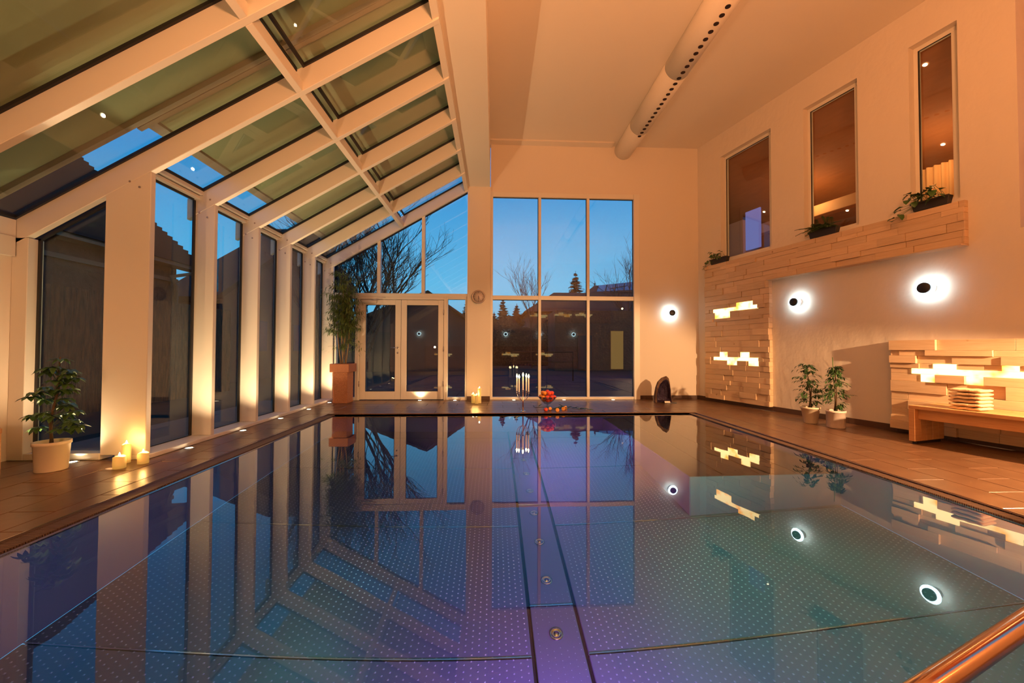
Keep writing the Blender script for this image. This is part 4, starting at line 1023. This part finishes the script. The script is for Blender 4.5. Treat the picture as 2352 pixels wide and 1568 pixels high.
# towels
ts0 = s_b + .32
for k in range(6):
    h = .0385; z0 = BH + .001 + k * h; jo = random.uniform(-.006, .006)
    lb = ['lowest', 'second from the bottom', 'third from the bottom', 'fourth from the bottom', 'fifth from the bottom', 'topmost'][k]
    tw = thing('folded_towel', 'folded cream towel on the bench, %s of its stack' % lb, 'towel', RW(ts0 + .125, bo1 - .18, z0), group='towels stacked on the bench')
    s0, s1, o0, o1 = ts0 + jo, ts0 + .25 + jo, bo1 - .30, bo1 - .07 + jo
    for layer in range(1):
        rings = []
        zc = z0 + h * .5; hh = h * .43
        nseg = 14
        for i in range(nseg + 1):
            s = s0 + (s1 - s0) * i / nseg; endf = 1 - (max(0, abs(i - nseg / 2) - nseg / 2 + .8) / .8) * .45; wv = .0025 * math.sin(i * 1.1 + k)
            ring_ = []
            for j in range(16):
                a_ = 2 * PI * j / 16; co_, si_ = math.cos(a_), math.sin(a_)
                oo = (o0 + o1) / 2 + (o1 - o0) / 2 * (abs(co_) ** .35) * (1 if co_ > 0 else -1); zz_ = zc + wv + hh * (abs(si_) ** .45) * (1 if si_ > 0 else -1) * endf
                ring_.append(RW(s, oo, zz_))
            rings.append(ring_)
        V, F = ringmesh(rings); mesh('towel_fold', V, F, M['towel'], tw, True)
# bench on the left edge
t = thing('side_bench', 'end of a wooden bench at the left wall, cut by the frame', 'bench', (-4.3, 2.6, 0))
for k in range(5): box('seat_slat', -4.72 + k * .15, -4.72 + k * .15 + .146, 1.6, 3.37, .41, .45, M['benchwood'], t, .003)
for k in range(5): box('leg_board', -4.72 + k * .15, -4.72 + k * .15 + .147, 3.31, 3.365, 0, .409, M['benchwood'], t, .003)

# handrail in the lower right
def on_z(x, y, z_): d_ = ray(x, y); return EYE + d_ * ((z_ - EYE.z) / d_.z)
h0 = on_z(2110 + 22, 1568 + 12, .45); h1 = on_z(2352, 1432, .45); dd = (h1 - h0).normalized()
t = thing('pool_handrail', 'polished copper-toned handrail crossing the lower right corner', 'handrail', (h0.x, h0.y, 0))
a0 = h0 - dd * .25; a1 = h1 + dd * .9
pts = [Vector((a0.x, a0.y, ZB + .004)), Vector((a0.x, a0.y, .3)), a0 + Vector((0, 0, -.05)) + dd * .0, a0 + dd * .05] + [a0.lerp(a1, u / 6) for u in range(1, 6)] + [a1, a1 + dd * .06 + Vector((0, 0, -.06)), Vector((a1.x, a1.y, 0)) + dd * .06 + Vector((0, 0, ZB + .004))]
tube('rail_tube', pts, .0225, M['brass'], t, 18)
for p in (pts[0], pts[-1]): lathe('floor_flange', (p.x, p.y, ZB), [(.06, 0), (.06, .006), (.03, .012)], M['chrome'], t, 20)

# ------------------------------------------------------------------ outside
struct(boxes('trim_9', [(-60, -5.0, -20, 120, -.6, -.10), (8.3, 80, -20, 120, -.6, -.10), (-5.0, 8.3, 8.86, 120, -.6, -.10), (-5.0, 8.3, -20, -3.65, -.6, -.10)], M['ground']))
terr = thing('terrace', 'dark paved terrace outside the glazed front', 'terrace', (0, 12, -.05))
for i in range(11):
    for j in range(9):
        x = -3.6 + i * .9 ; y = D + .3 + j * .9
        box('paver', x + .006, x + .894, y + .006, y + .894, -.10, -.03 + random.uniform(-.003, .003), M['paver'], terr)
# neighbouring house to the left
HX = -9.0
t = thing('neighbour_house', 'dark rendered house with a hipped tiled roof beyond the left glazing', 'building', (HX - 3, 7, 0))
yE = on_x(440, 612, HX).y; zE = 3.35
box('wall', HX - 8, HX, -4, yE - .55, -.1, zE + .1, M['house'], t)
box('fascia', HX - .02, HX + .35, -4.5, yE, zE, zE + .18, M['fascia'], t)
box('string_course', HX, HX + .06, -4, yE - .55, 2.95, 3.05, M['fascia'], t)
ap = on_x(165, 345, HX)
V = [(HX + .4, -4.5, zE + .1), (HX + .4, yE, zE + .1), (HX - 3.6, 12.1, 7.0), (HX - 3.6, -1, 7.0), (HX - 8, -4.5, zE + .1), (HX - 8, yE, zE + .1)]
mesh('roof', V, [(0, 1, 2, 3), (1, 5, 2), (5, 4, 3, 2), (4, 0, 3)], M['rooftile'], t)
rows = []
for k in range(26):
    u0 = k / 26; x0 = HX + .4 - 4.0 * u0; z0 = zE + .1 + (6.9 - zE) * u0; yhi = yE + (12.1 - yE) * u0; ylo = -4.5 + 3.5 * u0
    rows.append((x0 - .10, x0 + .0, ylo + .1, yhi - .06, z0 + .0, z0 + .13))
stuff(boxes('roof_tile_course', rows, M['rooftile'], t))
w_ = on_x(250, 605, HX); w2_ = on_x(262, 665, HX)
box('lit_window', HX + .01, HX + .05, w_.y, w_.y + .55, 2.5, 3.02, M['litwin'], t)
for px in (112, 142):
    q = on_x(px, 440, HX - .3); box('roof_window', HX - 1.2, HX - .9, q.y - 1.3, q.y - 1.0, 4.5, 4.9, M['solar'], t)
gp = on_x(415, 622, HX + .3)
tube('downpipe', [(HX + .40, gp.y + .35, zE + .02), (HX + .40, gp.y + .3, zE - .12), (HX + .2, gp.y - .2, zE - .30), (HX + .06, yE - .62, zE - .5), (HX + .06, yE - .62, 0)], .05, M['fascia'], t)
g = tag(boxes('garden_wall', [(HX + 1.2, HX + 1.5, -3, 11.5, -.1, 2.18)], M['gardenwall']), 'rough brown garden wall beyond the left glazing', 'wall')
# second house: gable seen through the far left bays
t = thing('gabled_house', 'dark house with a gable roof seen through the farther left bays', 'building', (-12, 17, 0))
gq = [on_x(495, 680, -9.2), on_x(632, 590, -9.2)]
y0_ = gq[0].y; y1_ = gq[1].y; z0_ = gq[0].z; z1_ = gq[1].z; sl = (z1_ - z0_) / (y1_ - y0_)
prism_x('wall', [(y0_ + .2, -.1), (y1_ + 9, -.1), (y1_ + 9, 3), (y1_ + 3, z1_ + 2.9 * sl), (y0_ + .2, z0_ + .1)], -10.8, -9.2, M['farhouse'], t)
prism_x('roof', [(y0_ - .3, z0_ - .25), (y1_ + 3, z1_ + 3 * sl), (y1_ + 9.4, z1_ - .2), (y1_ + 9.4, z1_ + .0), (y1_ + 3, z1_ + 3 * sl + .25), (y0_ - .3, z0_ - .05)], -11.0, -9.0, M['farroof'], t)
for yy in (y0_ + 2, y0_ + 5): box('window', -9.19, -9.15, yy, yy + .9, 1.0, 2.2, M['solar'], t)
# far houses
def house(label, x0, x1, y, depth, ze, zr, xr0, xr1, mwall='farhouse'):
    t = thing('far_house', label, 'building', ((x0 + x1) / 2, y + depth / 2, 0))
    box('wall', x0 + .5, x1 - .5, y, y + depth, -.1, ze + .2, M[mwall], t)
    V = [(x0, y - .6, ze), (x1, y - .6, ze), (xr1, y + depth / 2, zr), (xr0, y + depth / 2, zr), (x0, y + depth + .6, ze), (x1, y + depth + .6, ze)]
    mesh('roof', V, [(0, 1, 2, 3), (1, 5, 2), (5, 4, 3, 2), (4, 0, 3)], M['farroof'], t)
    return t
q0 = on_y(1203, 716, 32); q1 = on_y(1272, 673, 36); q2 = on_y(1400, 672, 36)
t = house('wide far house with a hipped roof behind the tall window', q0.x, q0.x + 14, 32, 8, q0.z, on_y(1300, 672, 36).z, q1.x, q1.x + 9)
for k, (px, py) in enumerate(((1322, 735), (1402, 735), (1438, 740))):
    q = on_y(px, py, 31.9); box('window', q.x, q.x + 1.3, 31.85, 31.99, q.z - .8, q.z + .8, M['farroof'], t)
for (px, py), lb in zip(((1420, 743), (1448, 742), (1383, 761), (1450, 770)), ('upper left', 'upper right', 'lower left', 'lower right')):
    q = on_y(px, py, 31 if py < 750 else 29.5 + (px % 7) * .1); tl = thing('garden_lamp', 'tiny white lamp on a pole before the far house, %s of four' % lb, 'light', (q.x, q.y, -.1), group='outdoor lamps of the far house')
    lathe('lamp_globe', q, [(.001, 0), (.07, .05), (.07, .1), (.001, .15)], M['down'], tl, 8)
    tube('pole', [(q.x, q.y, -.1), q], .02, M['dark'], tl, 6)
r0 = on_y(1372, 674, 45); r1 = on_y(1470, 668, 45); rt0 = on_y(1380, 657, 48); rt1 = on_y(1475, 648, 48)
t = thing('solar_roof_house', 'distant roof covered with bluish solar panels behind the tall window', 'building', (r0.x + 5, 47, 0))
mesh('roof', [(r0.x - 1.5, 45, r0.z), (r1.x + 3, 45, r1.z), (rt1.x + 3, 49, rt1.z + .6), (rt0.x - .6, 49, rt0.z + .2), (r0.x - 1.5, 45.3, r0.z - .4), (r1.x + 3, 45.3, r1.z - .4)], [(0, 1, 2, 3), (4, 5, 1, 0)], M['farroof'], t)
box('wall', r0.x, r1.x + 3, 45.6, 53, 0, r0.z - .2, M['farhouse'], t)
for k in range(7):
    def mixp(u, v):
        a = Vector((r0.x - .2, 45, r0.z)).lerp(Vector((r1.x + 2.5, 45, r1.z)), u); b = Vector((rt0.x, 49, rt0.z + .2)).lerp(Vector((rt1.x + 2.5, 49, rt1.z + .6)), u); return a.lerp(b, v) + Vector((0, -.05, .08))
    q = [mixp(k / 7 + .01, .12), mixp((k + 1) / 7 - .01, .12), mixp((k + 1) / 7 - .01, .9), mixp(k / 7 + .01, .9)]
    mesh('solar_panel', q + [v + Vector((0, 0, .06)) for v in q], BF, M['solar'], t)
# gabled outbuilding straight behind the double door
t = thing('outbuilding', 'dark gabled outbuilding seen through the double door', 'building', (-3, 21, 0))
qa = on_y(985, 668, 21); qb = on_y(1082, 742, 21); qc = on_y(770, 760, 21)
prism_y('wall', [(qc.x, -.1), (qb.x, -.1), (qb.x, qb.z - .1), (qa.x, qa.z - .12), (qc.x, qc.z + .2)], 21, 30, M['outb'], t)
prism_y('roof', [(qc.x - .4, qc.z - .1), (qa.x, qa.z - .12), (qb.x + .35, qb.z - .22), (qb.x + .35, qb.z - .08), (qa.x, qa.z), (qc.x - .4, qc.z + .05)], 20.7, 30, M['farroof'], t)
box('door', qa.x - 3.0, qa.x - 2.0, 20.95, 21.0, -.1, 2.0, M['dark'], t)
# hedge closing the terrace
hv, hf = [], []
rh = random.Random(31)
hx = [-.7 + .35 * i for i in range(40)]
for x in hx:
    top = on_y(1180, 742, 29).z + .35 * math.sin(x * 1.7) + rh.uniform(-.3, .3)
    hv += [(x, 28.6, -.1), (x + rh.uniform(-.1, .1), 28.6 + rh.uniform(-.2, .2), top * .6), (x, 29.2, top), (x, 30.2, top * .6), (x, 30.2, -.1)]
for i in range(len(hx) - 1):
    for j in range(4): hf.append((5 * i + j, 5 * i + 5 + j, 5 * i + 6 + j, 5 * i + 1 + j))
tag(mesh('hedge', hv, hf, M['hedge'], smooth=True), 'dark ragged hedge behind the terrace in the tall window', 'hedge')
# near right outbuilding with an emissive strip for its lit yellow wall
q0 = on_y(1404, 760, 22); q1 = on_y(1432, 858, 22)
t = thing('garden_building', 'dark low building with a dim yellow lit wall strip outside the tall window', 'building', (6, 22.5, 0))
box('wall', q0.x - 3.2, q0.x + 4, 22.1, 25, -.1, on_y(1320, 700, 22).z - .3, M['house'], t)
box('lit_wall_strip', q0.x, q1.x, 22.02, 22.09, max(q1.z, 0.0), q0.z, M['litwall'], t)
box('dark_door', q0.x - 1.9, q0.x - 1.1, 22.02, 22.09, 0, 1.9, M['dark'], t)
# fence rails
t = thing('terrace_railing', 'low metal railing across the terrace outside the tall window', 'railing', (3, 14, 0))
ra = on_y(1180, 808, 14); rb = on_y(1316, 808, 14)
tube('top_rail', [(ra.x, 14, .5), (ra.x, 14, ra.z), (rb.x, 14, ra.z), (rb.x, 14, -.05)], .025, M['farroof'], t)
tube('lower_rail', [(ra.x, 14, ra.z - .35), (rb.x, 14, ra.z - .35)], .02, M['farroof'], t)
# spruces
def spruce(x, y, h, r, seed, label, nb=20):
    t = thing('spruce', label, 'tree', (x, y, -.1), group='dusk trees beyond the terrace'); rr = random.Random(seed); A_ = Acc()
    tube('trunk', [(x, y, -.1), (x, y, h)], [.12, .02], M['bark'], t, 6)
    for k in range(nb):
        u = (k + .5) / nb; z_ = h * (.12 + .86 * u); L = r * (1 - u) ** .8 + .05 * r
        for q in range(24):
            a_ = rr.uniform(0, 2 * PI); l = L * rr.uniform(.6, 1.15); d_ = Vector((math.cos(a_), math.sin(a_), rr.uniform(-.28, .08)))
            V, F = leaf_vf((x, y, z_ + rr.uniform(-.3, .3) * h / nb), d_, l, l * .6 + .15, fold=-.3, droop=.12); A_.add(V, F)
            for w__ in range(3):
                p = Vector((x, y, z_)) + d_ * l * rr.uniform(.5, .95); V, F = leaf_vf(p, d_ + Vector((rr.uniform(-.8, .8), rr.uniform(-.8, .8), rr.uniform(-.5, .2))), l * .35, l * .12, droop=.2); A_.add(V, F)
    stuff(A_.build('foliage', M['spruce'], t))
def at(px, py, Y): return on_y(px, py, Y)
def sp_at(px, py, Y, wpx, seed, lb, nb=20):
    q = at(px, py, Y); spruce(q.x, Y, q.z, 1.5 * wpx / FPX * Y, seed, lb, nb)
sp_at(1322, 622, 50, 32, 1, 'tall dark spruce rising behind the far house in the middle bay')
sp_at(1366, 645, 52, 18, 2, 'small spruce top beside the bluish solar roof')
sp_at(1155, 682, 34, 22, 3, 'dark spruce in the lower left bay of the tall window')
sp_at(1187, 697, 33, 26, 4, 'lower spruce right of the dark spruce in the lower left bay')
sp_at(1075, 680, 40, 24, 5, 'dark tree edge beside the clock column')
sp_at(1135, 716, 32, 24, 14, 'low dark spruce beside the left edge of the tall window')
t_ = on_x(372, 590, -12); spruce(-12.6, on_x(378, 600, -12.6).y, 3.6, 1.6, 6, 'spruce with drooping boughs behind the second left bay')
t_ = on_x(603, 612, -20); spruce(-20, on_x(601, 612, -20).y, t_.z, 1.6, 7, 'dark spruce behind the gable in the fourth left bay', 10)
# bare trees
def bare(label, base, h, seed, levels, spread, r0, trunks=1, lean=0, n0=5):
    t = thing('bare_tree', label, 'tree', base, group='leafless trees outside'); rr = random.Random(seed); A_ = Acc()
    def grow(p, d_, L, r, lv):
        pts = [p]; dd_ = d_.copy(); ns = 5 if lv < 3 else 3
        for k in range(ns):
            dd_ = (dd_ + Vector((rr.gauss(0, .11), rr.gauss(0, .11), rr.gauss(0, .05) + .04))).normalized(); pts.append(pts[-1] + dd_ * L / ns)
        V, F = tube_vf(pts, [max(r * (1 - .55 * i / ns), .003) for i in range(len(pts))], 5 if lv < 2 else 3); A_.add(V, F)
        if lv < levels:
            for k in range(n0 if lv < 2 else 4):
                u = rr.uniform(.3, 1.0); i = min(int(u * ns), ns - 1); q = pts[i].lerp(pts[i + 1], u * ns - i)
                nd = (dd_ + Vector((rr.uniform(-1, 1), rr.uniform(-1, 1), rr.uniform(-.1, .6))) * spread).normalized(); grow(q, nd, L * rr.uniform(.5, .72), r * .5, lv + 1)
    for k in range(trunks):
        d0 = Vector((rr.uniform(-.35, .35) * (trunks > 1) + lean, rr.uniform(-.2, .2) * (trunks > 1), 1)).normalized(); grow(Vector(base), d0, h * .55, r0, 0)
    A_.build('branches', M['bark'], t)
b = on_y(828, 700, 13.5)
bare('large leafless tree behind the gable glazing over the door', (b.x, 13.5, -.1), 6.2, 3, 4, .7, .075, trunks=6)
bare('leafless shrub-like tree at the left of the gable glazing', (b.x - 1.0, 12.8, -.1), 5.2, 12, 4, .55, .05, trunks=3)
b = on_y(1222, 720, 26); bare('thin leafless sapling at the first mullion of the tall window', (b.x, 26, -.1), 6.9, 4, 4, .45, .07, n0=5)
b = on_y(1441, 700, 26); bare('leafless young tree at the right edge of the tall window', (b.x, 26, -.1), 8.2, 9, 4, .5, .08, n0=6)
b = on_y(1350, 660, 49); bare('round leafless tree behind the spruce in the middle bay', (b.x, 49, -.1), 10.2, 10, 3, .6, .12, n0=5)
